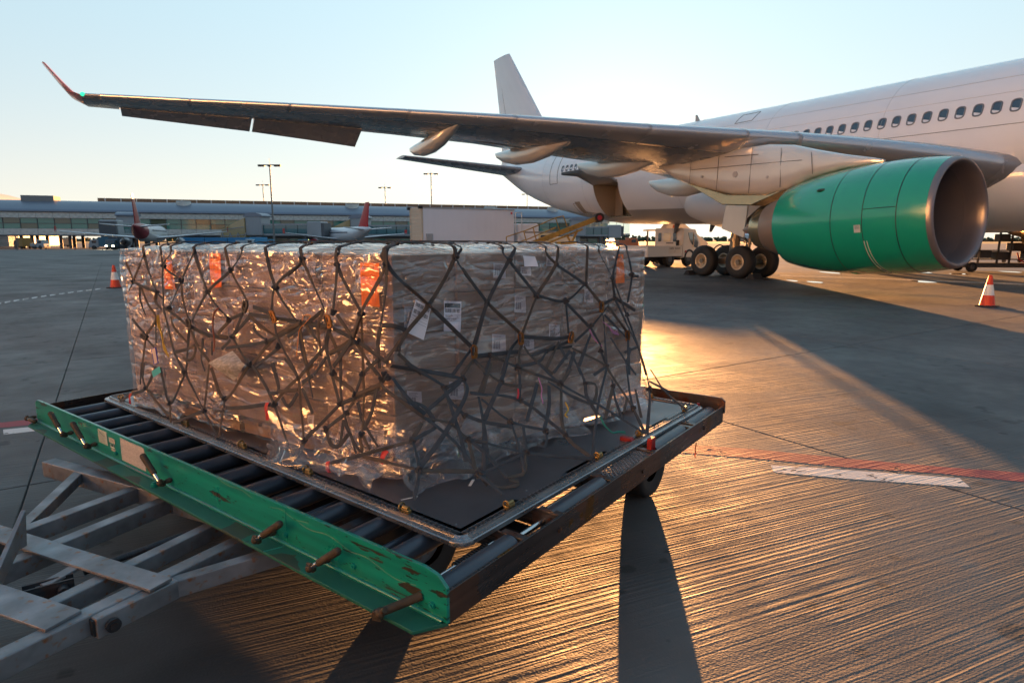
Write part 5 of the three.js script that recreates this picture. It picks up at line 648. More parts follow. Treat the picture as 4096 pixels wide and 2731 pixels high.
    if (s > 0) { for (const [x0, h0, x1, h1] of [[2.9, 3.25, 2.95, 4.5], [4.3, 3.1, 4.35, 4.55], [5.5, 3.2, 5.45, 4.4], [6.6, 3.5, 6.5, 4.15], [1.6, 3.6, 1.65, 4.5], [1.6, 4.1, 6.2, 3.95], [3.2, 4.38, 4.6, 4.3]]) part(pyl, 'panel_seam', cyl(V(x0, h0, 9.37 + 0.352), V(x1, h1, 9.37 + 0.352), 0.009, 0.009, 5), M.seamGrey); for (const [x, h, r] of [[3.7, 3.75, 0.1], [5.0, 3.55, 0.05], [2.2, 3.8, 0.05]]) part(pyl, 'access_cover', cyl(V(x, h, 9.37 + 0.34), V(x, h, 9.37 + 0.37), r, r, 16), M.planeGrey); }
    part(plane, 'pylon_shield', (() => { const g = prism([[1.5, 3.62], [3.4, 3.08], [5.0, 2.98], [5.6, 3.1], [4.4, 2.72], [3.2, 2.8]], 0.62, 0.03); g.translate(0, 0, 9.37 * s - 0.31); return g; })(), M.hot, s > 0 ? 'heat-tinted metal pylon underside' : undefined);
    // main gear
    const gear = new THREE.Group(); gear.name = 'main_gear'; gear.position.set(0, 0, 5.34 * s); plane.add(gear);
    part(gear, 'strut', [cyl(V(0, 0.75, 0), V(0.05, 3.4, -0.1 * s), 0.2, 0.24, 18), cyl(V(0, 0.55, 0), V(0, 1.3, 0), 0.15, 0.15, 16), cyl(V(0, 1.5, 0), V(0, 1.62, 0), 0.26, 0.26, 18)], M.gearMetal);
    part(gear, 'bogie_beam', [beam(V(-1.15, 0.66, 0), V(1.15, 0.66, 0), 0.24, 0.28, 0.03), cyl(V(-0.99, 0.66, -0.9), V(-0.99, 0.66, 0.9), 0.1, 0.1, 12), cyl(V(0.99, 0.66, -0.9), V(0.99, 0.66, 0.9), 0.1, 0.1, 12)], M.gearMetal);
    part(gear, 'torque_link', [beam(V(0.25, 0.85, 0), V(0.85, 1.45, 0), 0.12, 0.1, 0.01), beam(V(0.85, 1.45, 0), V(0.25, 1.75, 0), 0.12, 0.1, 0.01), cyl(V(0.85, 1.1, 0.1), V(0.9, 1.75, 0.1), 0.07, 0.06, 8)], M.gearMetal);
    part(gear, 'side_brace', cyl(V(0, 1.9, 0), V(0.2, 3.3, -1.9 * s), 0.1, 0.1, 10), M.gearMetal);
    part(gear, 'hydraulic_hose', [tube([V(-0.2, 1.2, 0.2), V(-0.6, 1.35, 0.25), V(-0.9, 1.1, 0.3), V(-0.95, 0.8, 0.35)], 0.03, 6), tube([V(0.3, 1.7, 0.15), V(0.75, 1.6, 0.2), V(0.8, 1.0, 0.25)], 0.03, 6)], M.black);
    part(gear, 'gear_door', (() => { const g = prism([[0.62, 2.05], [1.78, 1.66], [1.92, 3.2], [0.85, 3.3]], 0.06, 0.01); g.translate(-0.6, 0, (0.78 - (s < 0 ? 0.06 : 0)) * s - (s < 0 ? 0.06 : 0)); return g; })(), M.fairing, 'pale gear door');
    for (const x of [-0.99, 0.99]) for (const z of [-0.7, 0.7]) { const wg = new THREE.Group(); wg.name = 'wheel'; wg.position.set(x, 0.66, z); gear.add(wg); const ty = finish(new THREE.Mesh(wheelTyre, M.tyre)); ty.name = 'tyre'; wg.add(ty); const rm = finish(new THREE.Mesh(join([wheelRim, wheelHub]), M.rimPaint)); rm.name = 'rim'; wg.add(rm); }
    // tailplane
    part(plane, 'tailplane', F(loft([[0.3, -24.0, 5.2, 6.95], [1.6, -24.8, 4.7, 7.12], [9.7, -29.4, 2.1, 8.12]].map(([b, x, c, h]) => Array.from({ length: 18 }, (_, i) => { const q = i / 18 * 6.283, t = (1 - Math.cos(q)) / 2; return V(x - t * c, h + Math.sign(Math.sin(q)) * up(Math.max(0.0001, t), 0.1) * c, b); })))), M.wingGrey);
  };
  side(1); side(-1);
  part(plane, 'tail_fin', loft([[7.6, -22.0, 9.6, 0.1], [8.3, -22.6, 8.6, 0.1], [10.9, -24.2, 7.0, 0.1], [17.15, -29.75, 2.9, 0.1]].map(([h, x, c, t]) => Array.from({ length: 18 }, (_, i) => { const q = i / 18 * 6.283, e = (1 - Math.cos(q)) / 2; return V(x - e * c, h + (h > 17 ? e * 0.1 : 0), Math.sign(Math.sin(q)) * up(Math.max(0.0001, e), t) * c); }))), M.planeWhite);
  part(plane, 'rudder_gap', loft([[8.4, -29.0], [17.1, -31.75]].map(([h, x]) => [V(x, h, -0.35 + h * 0.016), V(x - 0.05, h, -0.34 + h * 0.016), V(x - 0.05, h, 0.34 - h * 0.016), V(x, h, 0.35 - h * 0.016)])), M.seamGrey);
}
// wheel chocks
{ const chock = (x, z, label) => { const p = V(x, 0, z).applyMatrix4(new THREE.Matrix4().makeRotationY(-60.937 * RAD).setPosition(14.245, 0, -29.289)); const t = solo('wheel_chock', (() => { const g = prism([[-0.2, 0], [0.2, 0], [0.06, 0.2], [-0.06, 0.2]], 0.5, 0.02); g.translate(0, 0, -0.25); return g; })(), M.rubber, label, 'wheel chock', 'chocks at the airliner wheels'); t.position.copy(p); t.rotation.y = -60.937 * RAD; }; chock(-1.75, 6.04, 'black rubber chock behind the rear wheel of the near gear'); chock(1.75, 6.04, 'black rubber chock ahead of the front wheel of the near gear'); }
// ---------- terminal ----------
const terminal = thing('terminal_building', 'long low terminal with grey barrel roof and green glass band', 'terminal', null, [-144, -1, -175], 19.57 * RAD);
{
  M.cream = mat([0.7, 0.72, 0.68], 0.6, 0, { map: re(T.grime, 0.3) }); M.roofBlue = mat([0.2, 0.23, 0.28], 0.4, 0.35, { map: re(T.skin, 0.1) }); M.brownTrim = mat([0.2, 0.13, 0.08], 0.7);
  M.greenGlass = mat([0.04, 0.22, 0.17], 0.1, 0, { clearcoat: 1, clearcoatRoughness: 0.05 }); M.greenGlass2 = mat([0.10, 0.12, 0.07], 0.12, 0, { clearcoat: 1, clearcoatRoughness: 0.05 }); M.pillar = mat([0.08, 0.09, 0.1], 0.6); M.concreteB = mat([0.22, 0.22, 0.22], 0.8);
  const X0 = -52, X1 = 192, DEP = 26;
  const roofProf = Array.from({ length: 9 }, (_, i) => { const t = i / 8; return [10.6 + 3.4 * Math.sin(t * Math.PI / 2), 1.2 - t * 9]; });
  part(terminal, 'barrel_roof', loft([X0, -2, 40, 90, 140, X1 + 0.8].map((x) => [...roofProf.map(([y, z]) => V(x, y, z)), V(x, 13.6, -9), V(x, 10.4, -8), V(x, 10.3, 1.1)])), M.roofBlue);
  part(terminal, 'roof_deck', bx(X1 - X0 + 0.8, 0.4, 18, (X0 + X1) / 2 + 0.4, 13.6, -17), M.roofBlue);
  part(terminal, 'roof_parapet', bx(168, 1.1, 0.3, 106, 14.55, -9.5), M.brownTrim);
  for (let k = 0; k < 40; k++) part(terminal, 'parapet_post', bx(0.3, 1.15, 0.25, 24 + k * 4.2, 14.55, -9.2), M.cream);
  part(terminal, 'plant_room', bx(8, 1.7, 6, 8, 14.4, -8), M.concreteB); 
  for (const x of [46, 97, 146, 171]) part(terminal, 'roof_vent', (() => { const g = new THREE.CylinderGeometry(2.1, 2.1, 2.4, 20); g.translate(x, 13.2, -5); return g; })(), M.cream);
  const N = 60, w = (X1 - X0) / N, panel = bx(w - 0.06, 1.86, 0.3, 0, 0, 0), panel2 = bx(w - 0.06, 1.7, 0.3, 0, 0, 0), pane = bx(w - 0.16, 1.45, 0.06, 0, 0, 0);
  const put = (name, g, m, x, y, z) => { const o = part(terminal, name, g, m); o.position.set(x, y, z); };
  for (let k = 0; k < N; k++) { const x = X0 + (k + 0.5) * w; put('upper_panel', panel, M.cream, x, 9.65, 0.6); put('lower_panel', panel2, M.cream, x, 4.8, 0.5); put('window_pane', pane, k % 3 === 1 ? M.greenGlass2 : M.greenGlass, x, 7.95, 0.1); put('window_pane', pane, k % 4 === 2 ? M.greenGlass2 : M.greenGlass, x, 6.42, 0.1); put('mullion', bx(0.12, 3.05, 0.2, 0, 0, 0), M.pillar, x - w / 2, 7.2, 0.2); }
  part(terminal, 'transom', bx(X1 - X0, 0.1, 0.2, (X0 + X1) / 2, 7.19, 0.22), M.pillar);
  part(terminal, 'core_wall', bx(X1 - X0, 6.9, 20, (X0 + X1) / 2, 7.2, -10.2), M.pillar); part(terminal, 'soffit', bx(X1 - X0, 0.3, 20.6, (X0 + X1) / 2, 3.8, -9.6), M.pillar);
  for (const x of [-44, -30, -16, 4, 6.5, 13.5, 15.8, 30, 33, 36]) for (const z of [-2, -14]) part(terminal, 'pillar', cyl(V(x, 0, z), V(x, 3.7, z), 0.45, 0.45, 12), M.pillar);
  // ground floor, glazed in bays, some lit
  part(terminal, 'ground_floor', bx(X1 - 44, 3.6, 14, (X1 + 44) / 2, 1.85, -9), M.concreteB);
  const lit = mat([0.6, 0.6, 0.3], 0.5, 0, { emissive: lin([0.75, 0.8, 0.28]), emissiveIntensity: 0.9 });
  for (let k = 0; k < 32; k++) { const x = 47 + k * 4.5; const o = part(terminal, 'shop_window', bx(3.9, 2.4, 0.1, x, 1.7, -1.92), k % 2 ? M.greenGlass : M.greenGlass2); if ([2, 8, 9, 11, 16, 17, 22, 23, 24, 27].includes(k)) part(o, 'lit_window', bx(k % 3 ? 1.1 : 0.6, k % 2 ? 0.7 : 1.2, 0.06, x + (k % 4) * 0.4 - 0.6, 2.1, -1.82), lit); }
  for (const x of [62, 66, 118, 121, 128, 131, 175]) part(terminal, 'lit_window', bx(1.2, 0.8, 0.05, x, 6.4, 0.17), lit);
  // glazed gate room at the far end
  const gate = part(terminal, 'gate_room', [bx(24, 0.4, 8, 184, 9.4, 6), bx(24, 0.4, 8, 184, 4.6, 6)], M.cream); for (let k = 0; k < 8; k++) { part(gate, 'gate_pane', bx(2.8, 4.3, 0.06, 173.4 + k * 3, 7, 9.9), M.pane); part(gate, 'gate_mullion', bx(0.16, 4.4, 0.16, 172 + k * 3, 7, 9.96), M.pillar); } for (const x of [173, 184, 195]) part(gate, 'gate_pillar', cyl(V(x, 0, 9), V(x, 4.4, 9), 0.4, 0.4, 10), M.pillar);
}
{ // pale arched roof of a hangar beyond the terminal
  const h = thing('far_hangar', 'pale sunlit arched hangar roof rising behind the terminal at the left edge', 'hangar', null, [-222, -1, -245], 20 * RAD);
  part(h, 'arched_roof', loft([-30, 0, 30].map((z) => Array.from({ length: 14 }, (_, i) => { const q = i / 13 * Math.PI; return V(Math.cos(q) * 30, 6 + Math.sin(q) * 17, z); }))), mat([0.6, 0.55, 0.46], 0.6)); part(h, 'wall', bx(58, 7, 58, 0, 3.5, 0), M.cream);
}
// an unseen metal-clad hangar behind the viewer to the left, placed for its glow: it faces half-way between the low sun and the load and throws the sun's warm light back across them
{
  const h = thing('unseen_reflecting_hangar', 'unseen metal-clad hangar front placed to throw low sun onto the load', 'hangar', null, [-24, 0, 18], 147 * RAD);
  const clad = mat([0.86, 0.82, 0.76], 0.43, 1);
  for (let k = 0; k < 14; k++) part(h, 'cladding_panel', bx(3.45, 14, 0.2, -22.75 + k * 3.5, 8, 0), clad);
  part(h, 'plinth', bx(49.5, 1, 0.4, 0, 0.5, -0.1), M.concreteB); part(h, 'roof', bx(50, 0.6, 20, 0, 15.4, -10), M.roofBlue); part(h, 'side_wall', bx(0.5, 15, 19.5, -24.7, 7.5, -10), M.cream); part(h, 'side_wall', bx(0.5, 15, 19.5, 24.7, 7.5, -10), M.cream); part(h, 'back_wall', bx(49, 15, 0.5, 0, 7.5, -19.6), M.cream);
}
// ---------- jet bridges ----------
{
  M.tealGlass = mat([0.02, 0.12, 0.14], 0.1, 0, { clearcoat: 1 }); M.bridgeGrey = mat([0.3, 0.33, 0.35], 0.5); M.goldLitGlass = mat([0.35, 0.27, 0.12], 0.15, 0, { clearcoat: 1 });  // the stair glass has the gold sunlight painted into its colour
  const bridge = (label, x, D, len, turnDeg, goldLit) => {
    const p = atDepth(x, 958, D), b = thing('jet_bridge', label, 'jet bridge', 'jet bridges along the terminal', [p.x, apronDrop(D), p.z], turnDeg * RAD);
    part(b, 'rotunda', [bx(5, 5.2, 4.4, 0, 6.2, 0, 0, 0.3), cyl(V(0, 0, 0), V(0, 3.7, 0), 0.8, 0.8, 12)], M.bridgeGrey); part(b, 'arch_roof', loft([-2.3, 2.3].map((z) => Array.from({ length: 9 }, (_, i) => { const q = i / 8 * Math.PI; return V(Math.cos(q) * 3, 8.7 + Math.sin(q) * 1.1, z); }))), M.roofBlue);
    const n = Math.round(len / 3.2); part(b, 'tunnel', [bx(len, 0.4, 3, 2.4 + len / 2, 6.6, 0), bx(len, 0.5, 3, 2.4 + len / 2, 3.9, 0)], M.bridgeGrey);
    for (let k = 0; k < n; k++) for (const s of [-1, 1]) part(b, 'tunnel_pane', bx(len / n - 0.2, 2.3, 0.08, 2.4 + (k + 0.5) * len / n, 5.25, 1.45 * s), M.tealGlass);
    part(b, 'cab', bx(4.2, 4.2, 4.2, 4 + len, 5.2, 0, 0, 0.3), M.bridgeGrey); part(b, 'cab_shade', bx(1, 3.4, 3.8, 6.4 + len, 5.2, 0), M.pillar);
    part(b, 'drive_column', [bx(0.6, 3.6, 0.6, 1 + len, 2, 1.1), bx(0.6, 3.6, 0.6, 1 + len, 2, -1.1), bx(1.4, 0.9, 3.2, 1 + len, 0.5, 0)], M.pillar);
    if (goldLit) { const g = part(b, 'glazed_stair', prism([[-11, 0], [-2.4, 0], [-2.4, 8.4], [-9.5, 5.4]], 2.6), M.goldLitGlass, 'glazed lattice stair tower'); for (let k = 0; k < 7; k++) part(g, 'lattice_bar', beam(V(-10.5 + k * 1.2, 0.4 + (k % 2) * 4, 2.7), V(-9.3 + k * 1.2, 4.4 - (k % 2) * 4, 2.7), 0.16, 0.16), M.bridgeGrey); for (let k = 0; k < 3; k++) part(g, 'lattice_bar', beam(V(-10.4 + k * 0.5, 1.6 + k * 1.8, 2.72), V(-2.5, 1.8 + k * 2.1, 2.72), 0.14, 0.14), M.bridgeGrey); }
  };
  bridge('short jet bridge beside the red-tailed jet seen from behind', 520, 168, 9, -75, false);
  bridge('jet bridge with a glazed lattice stair tower left of the tall light mast', 1035, 172, 14, -12, true);
  bridge('jet bridge ending beside the white box trailer', 1445, 185, 15, -8, true);
  bridge('jet bridge end standing in the sun glare below the airliner tail', 2310, 205, 8, 0, false);
}
// ---------- other airliners ----------
function smallJet(label, pos, ry, finC, engC, tailC, group) {
  const j = thing('parked_jet', label, 'airliner', group, pos, ry), W = mat([0.6, 0.62, 0.64], 0.35, 0, { clearcoat: 0.3 }), fin = mat(finC, 0.4), eng = mat(engC, 0.4), tc = tailC ? mat(tailC, 0.4) : W;
  const st = [[18.5, 0.2, 3.4], [17.6, 1.0, 3.5], [16, 1.65, 3.7], [14, 1.95, 3.8], [-8, 1.95, 3.8], [-12, 1.7, 4.1], [-15, 1.2, 4.6], [-18, 0.5, 5.1], [-19, 0.15, 5.2]], ring = ([x, r, c]) => Array.from({ length: 24 }, (_, i) => { const q = i / 24 * 6.283; return V(x, c + Math.cos(q) * r, Math.sin(q) * r); });
  part(j, 'fuselage', loft(st.slice(0, 6).map(ring)), W); part(j, 'tail_cone', loft(st.slice(5).map(ring)), tc);
  const win = mat([0.03, 0.05, 0.08], 0.2); for (const s of [-1, 1]) { part(j, 'window_row', bx(22, 0.25, 0.05, 2, 4.35, 1.9 * s), win);
    part(j, 'wing', loft([[1.5, 4.5, 6.2, 2.7], [6, 1.6, 3.9, 3.1], [16.8, -4.6, 1.6, 4.2]].map(([b, x, c, h]) => Array.from({ length: 12 }, (_, i) => { const q = i / 12 * 6.283, t = (1 - Math.cos(q)) / 2; return V(x - t * c, h + 0.06 * c * Math.sin(q), b * s); }))), W); part(j, 'winglet', bx(1.2, 1.2, 0.1, -5.5, 4.6, 16.85 * s), fin);
    part(j, 'tailplane', loft([[0.5, -13.6, 3.2, 5.0], [6.2, -16.6, 1.5, 5.5]].map(([b, x, c, h]) => Array.from({ length: 10 }, (_, i) => { const q = i / 10 * 6.283, t = (1 - Math.cos(q)) / 2; return V(x - t * c, h + 0.06 * c * Math.sin(q), b * s); }))), W);
    const e = part(j, 'engine', (() => { const g = lathe([[0.85, 0], [1.02, 0.3], [1.05, 1.4], [0.85, 3.2], [0.6, 3.6]], 20); g.rotateZ(Math.PI / 2); g.translate(5.2, 1.75, 5.75 * s); return g; })(), eng); part(e, 'engine_core', (() => { const g = lathe([[0.9, 0], [0.02, 0.05]], 16); g.rotateZ(Math.PI / 2); g.translate(4.8, 1.75, 5.75 * s); return g; })(), M.black); part(e, 'exhaust', cyl(V(1.6, 1.75, 5.75 * s), V(0.8, 1.75, 5.75 * s), 0.58, 0.35, 16), M.seamGrey); part(e, 'pylon', bx(3.2, 0.9, 0.3, 2.8, 2.6, 5.75 * s), W);
    for (const x of [-0.4]) part(j, 'main_wheel', [cyl(V(x, 0.58, 3.5 * s), V(x, 0.58, 3.95 * s), 0.58, 0.58, 18), cyl(V(x, 0.6, 3.6 * s), V(x, 2.6, 3.4 * s), 0.15, 0.15, 8)], M.tyre); }
  part(j, 'nose_wheel', [cyl(V(13, 0.4, -0.3), V(13, 0.4, 0.3), 0.4, 0.4, 14), cyl(V(13, 0.4, 0), V(13, 2.2, 0), 0.12, 0.12, 8)], M.tyre);
  part(j, 'tail_fin', loft([[5, -11, 6.6], [6.6, -12.4, 5.2], [11.6, -16.2, 2.4]].map(([h, x, c]) => Array.from({ length: 12 }, (_, i) => { const q = i / 12 * 6.283, t = (1 - Math.cos(q)) / 2; return V(x - t * c, h, 0.05 * c * Math.sin(q)); }))), fin);
  return j;
}
const jetAt = (x, D) => { const p = atDepth(x, 958, D); return [p.x, apronDrop(D), p.z]; };
smallJet('jet with dark red tail parked nose-in, seen straight from behind', jetAt(600, 145), 112 * RAD, [0.25, 0.02, 0.02], [0.2, 0.22, 0.25], [0.22, 0.03, 0.04], 'jets parked at the terminal');
smallJet('white jet with a bright red fin and red engines beside the box trailer', jetAt(1362, 168), 128 * RAD, [0.5, 0.01, 0.015], [0.35, 0.015, 0.03], null, 'jets parked at the terminal');
const farJet = smallJet('nearest of the tiny far jets seen below the engine exhaust', jetAt(3040, 330), 200 * RAD, [0.5, 0.05, 0.05], [0.4, 0.4, 0.42], null, 'far jets parked beyond the main gear');
copy(farJet, 'middle one of the tiny far jets seen below the engine exhaust', jetAt(3110, 345), 205 * RAD); copy(farJet, 'right-hand one of the tiny far jets seen below the engine exhaust', jetAt(3190, 360), 205 * RAD);
// ---------- light masts ----------
const mast = (label, x, D, h, base) => { const p = atDepth(x, 958, D), m = thing('light_mast', label, 'light mast', 'apron light masts', [p.x, apronDrop(D), p.z], 0); M.mast ??= mat([0.16, 0.17, 0.17], 0.5, 0.4); part(m, 'pole', cyl(V(0, 0, 0), V(0, h, 0), 0.26, 0.14, 12), M.mast); part(m, 'crossarm', bx(5.2, 0.2, 0.3, 0, h, 0), M.mast); for (const k of [-2.3, -1.5, 0, 1.5, 2.3]) part(m, 'floodlight', bx(0.75, 0.45, 0.6, k, h - 0.15, 0.1), M.black); part(m, 'lightning_rod', cyl(V(0, h, 0), V(0, h + 1.6, 0), 0.05, 0.03, 6), M.mast); };
mast('tallest apron light mast standing before the terminal', 1096, 150, 19.8); mast('light mast behind the terminal just left of the tallest mast', 1064, 255, 24.5); mast('light mast behind the terminal right of the bright red fin', 1546, 262, 24); mast('light mast rising behind the white box trailer', 1729, 232, 26.5); mast('light mast behind the terminal under the airliner tail', 2108, 300, 24);
// ---------- traffic cones ----------
const cone = (() => { const c = thing('traffic_cone', 'orange and white traffic cone on the shaded apron left of the load', 'traffic cone', 'traffic cones', [-13.2, 0, -20.4], 0.3); M.coneRed = mat([0.62, 0.045, 0.01], 0.5); M.coneWhite = mat([0.7, 0.68, 0.64], 0.45); const R = (y) => 0.165 - 0.13 * y / 0.75; part(c, 'base', bx(0.44, 0.03, 0.44, 0, 0.016, 0, 0, 0.012), M.rubber); const seg = (a, b, m, n) => part(c, n, lathe([[R(a), a], [R(b), b]], 24), m); seg(0.03, 0.27, M.coneRed, 'lower_body'); seg(0.27, 0.52, M.coneWhite, 'reflective_sleeve'); seg(0.52, 0.73, M.coneRed, 'upper_body'); part(c, 'tip', lathe([[R(0.73), 0.73], [0.028, 0.75], [0.0, 0.75]], 16), M.coneRed); return c; })();
copy(cone, 'orange and white traffic cone standing alone in front of the green engine', [11.41, 0, -14.64], 0.8); copy(cone, 'tiny far traffic cone beside the terminal pillars', jetAt(294, 146), 0);
// ---------- vehicles ----------
const vw = (g, parent, spots, r, w) => { const ty = (() => { const q = lathe([[r * 0.55, -w / 2], [r * 0.9, -w / 2], [r, -w / 3], [r, w / 3], [r * 0.9, w / 2], [r * 0.55, w / 2]], 22); q.rotateX(Math.PI / 2); return q; })(), ri = (() => { const q = lathe([[0.02, w * 0.42], [r * 0.3, w * 0.45], [r * 0.58, w * 0.4], [r * 0.58, -w * 0.4], [0.02, -w * 0.42]], 16); q.rotateX(Math.PI / 2); return q; })(); for (const [x, z] of spots) { const k = new THREE.Group(); k.name = 'wheel'; k.position.set(x, r, z); parent.add(k); part(k, 'tyre', ty, M.tyre); part(k, 'rim', ri, M.seamGrey); } };
{ // white box trailer with its roller door end towards the viewer
  const p = atDepth(1690, 958, 44), t = thing('box_trailer', 'big plain white box truck body parked behind the load', 'truck', null, [p.x, 0, p.z], 29 * RAD); const W = mat([0.72, 0.76, 0.82], 0.4, 0, { map: re(T.skin, 0.2) }), tan = mat([0.5, 0.42, 0.32], 0.5);
  part(t, 'box_body', bx(7.4, 2.5, 2.4, 3.75, 2.52, -1.2, 0, 0.05), W); part(t, 'roof_rail', [bx(7.5, 0.07, 0.08, 3.75, 3.8, 0.0), bx(7.5, 0.07, 0.08, 3.75, 3.8, -2.4)], M.bridgeGrey); part(t, 'sill_rail', bx(7.5, 0.14, 0.1, 3.75, 1.22, 0.02), mat([0.3, 0.27, 0.22], 0.6));
  const d = part(t, 'door_frame', [bx(0.12, 2.55, 0.16, 0, 2.52, -0.06), bx(0.12, 2.55, 0.16, 0, 2.52, -2.34), bx(0.14, 0.3, 2.4, 0, 3.72, -1.2)], tan); for (let k = 0; k < 8; k++) part(d, 'roller_slat', bx(0.05, 0.28, 2.1, -0.01, 1.42 + k * 0.29, -1.2, 0, 0.01), tan); for (const z of [-0.05, -2.35]) { part(d, 'hinge_lug', bx(0.3, 0.2, 0.2, -0.1, 3.82, z), M.black); part(t, 'marker_lamp', bx(0.06, 0.12, 0.1, -0.09, 1.5, z * 0.85 - 0.1), mat([0.6, 0.06, 0.01], 0.3)); }
  part(t, 'side_marker', bx(0.12, 0.14, 0.03, 7.2, 3.55, 0.02), mat([0.5, 0.02, 0.02], 0.4)); part(t, 'fuel_tank', bx(0.5, 0.8, 0.12, 0.5, 1.6, 0.07, 0, 0.03), M.bridgeGrey);
  part(t, 'chassis', [bx(9.3, 0.25, 0.9, 4.9, 0.95, -1.2), bx(0.2, 0.3, 2.2, 0.2, 0.9, -1.2)], M.blackSteel); vw(null, t, [[1.6, -0.2], [1.6, -2.2], [8.8, -0.2], [8.8, -2.2]], 0.5, 0.35); part(t, 'cab', bx(1.9, 2.1, 2.2, 8.8, 1.75, -1.2, 0, 0.15), W);
  part(t, 'front_ladder', [beam(V(7.55, 2.2, 0), V(7.55, 3.6, 0), 0.06, 0.06), beam(V(8.1, 2.2, 0), V(8.1, 3.6, 0), 0.06, 0.06), beam(V(7.55, 3.6, 0), V(8.1, 3.6, 0), 0.06, 0.06), beam(V(7.55, 2.2, 0), V(8.4, 1.5, 0), 0.06, 0.06)], M.white);
}
{ // belt loader
  const p = atDepth(2060, 958, 40), b = thing('belt_loader', 'yellow conveyor belt loader raised towards the open cargo hold', 'belt loader', null, [p.x, 0, p.z], 0); const Y = mat([0.5, 0.3, 0.04], 0.5, 0, { map: re(T.galv, 0.6) }), G = mat([0.22, 0.2, 0.17], 0.6), A = V(-0.4, 0.75, 0), B = V(5.35, 2.95, 0);
  const at = (t, y = 0, z = 0) => A.clone().lerp(B, t).add(V(-0.36 * y, 0.93 * y, z));
  part(b, 'boom_side', beam(at(0, 0, 0.5), at(1, 0, 0.5), 0.06, 0.3, 0.01), Y); part(b, 'boom_side', beam(at(0, 0, -0.5), at(1, 0, -0.5), 0.06, 0.3, 0.01), Y); part(b, 'belt', beam(at(0, 0.1), at(1, 0.1), 0.9, 0.06), M.rubber); part(b, 'lower_truss', [beam(at(0.12, -0.35, 0.4), at(0.8, -0.3, 0.4), 0.1, 0.12), beam(at(0.3, -0.32, 0.4), at(0.4, -0.02, 0.4), 0.06, 0.06)], Y);
  part(b, 'head_roller', [cyl(at(1.0, 0, -0.55), at(1.0, 0, 0.55), 0.3, 0.3, 20)], M.rubber); part(b, 'roller_cap', cyl(at(1.0, 0, 0.55), at(1.0, 0, 0.6), 0.15, 0.15, 16), M.tagRed);
  const rail = (pts) => { for (let i = 0; i + 1 < pts.length; i++) part(b, 'handrail', cyl(pts[i], pts[i + 1], 0.035, 0.035, 8), Y); };
  rail([V(-0.55, 0.4, 0.6), V(-0.55, 1.75, 0.6), V(0.7, 2.15, 0.6), V(2.6, 2.95, 0.6), V(3.05, 3.05, 0.6), V(3.3, 2.4, 0.6)]); rail([V(0.55, 2.1, 0.6), V(0.78, 1.25, 0.6)]); rail([V(2.55, 2.95, 0.6), V(2.85, 2.1, 0.6)]); rail([V(-0.55, 1.2, 0.6), V(0.8, 1.6, 0.6), V(2.6, 2.35, 0.6)]); rail([V(1.15, 2.3, 0.6), V(1.35, 1.55, 0.6)]);
  part(b, 'lift_leg', beam(V(3.2, 0.5, 0.3), V(4.0, 2.2, 0.3), 0.14, 0.14), Y); part(b, 'lift_leg', beam(V(4.0, 0.5, 0.3), V(3.3, 1.9, 0.3), 0.12, 0.12), Y); part(b, 'chassis', [bx(4.6, 0.5, 1.5, 1.6, 0.65, 0, 0, 0.05), bx(1.3, 0.7, 1.4, 3.3, 1.1, -0.1, 0, 0.06)], Y); vw(null, b, [[0.2, 0.8], [0.2, -0.8], [3.2, 0.8], [3.2, -0.8]], 0.36, 0.24);
  part(b, 'sun_canopy', bx(1.9, 0.08, 1.3, 1.6, 2.05, -0.9), G);
}
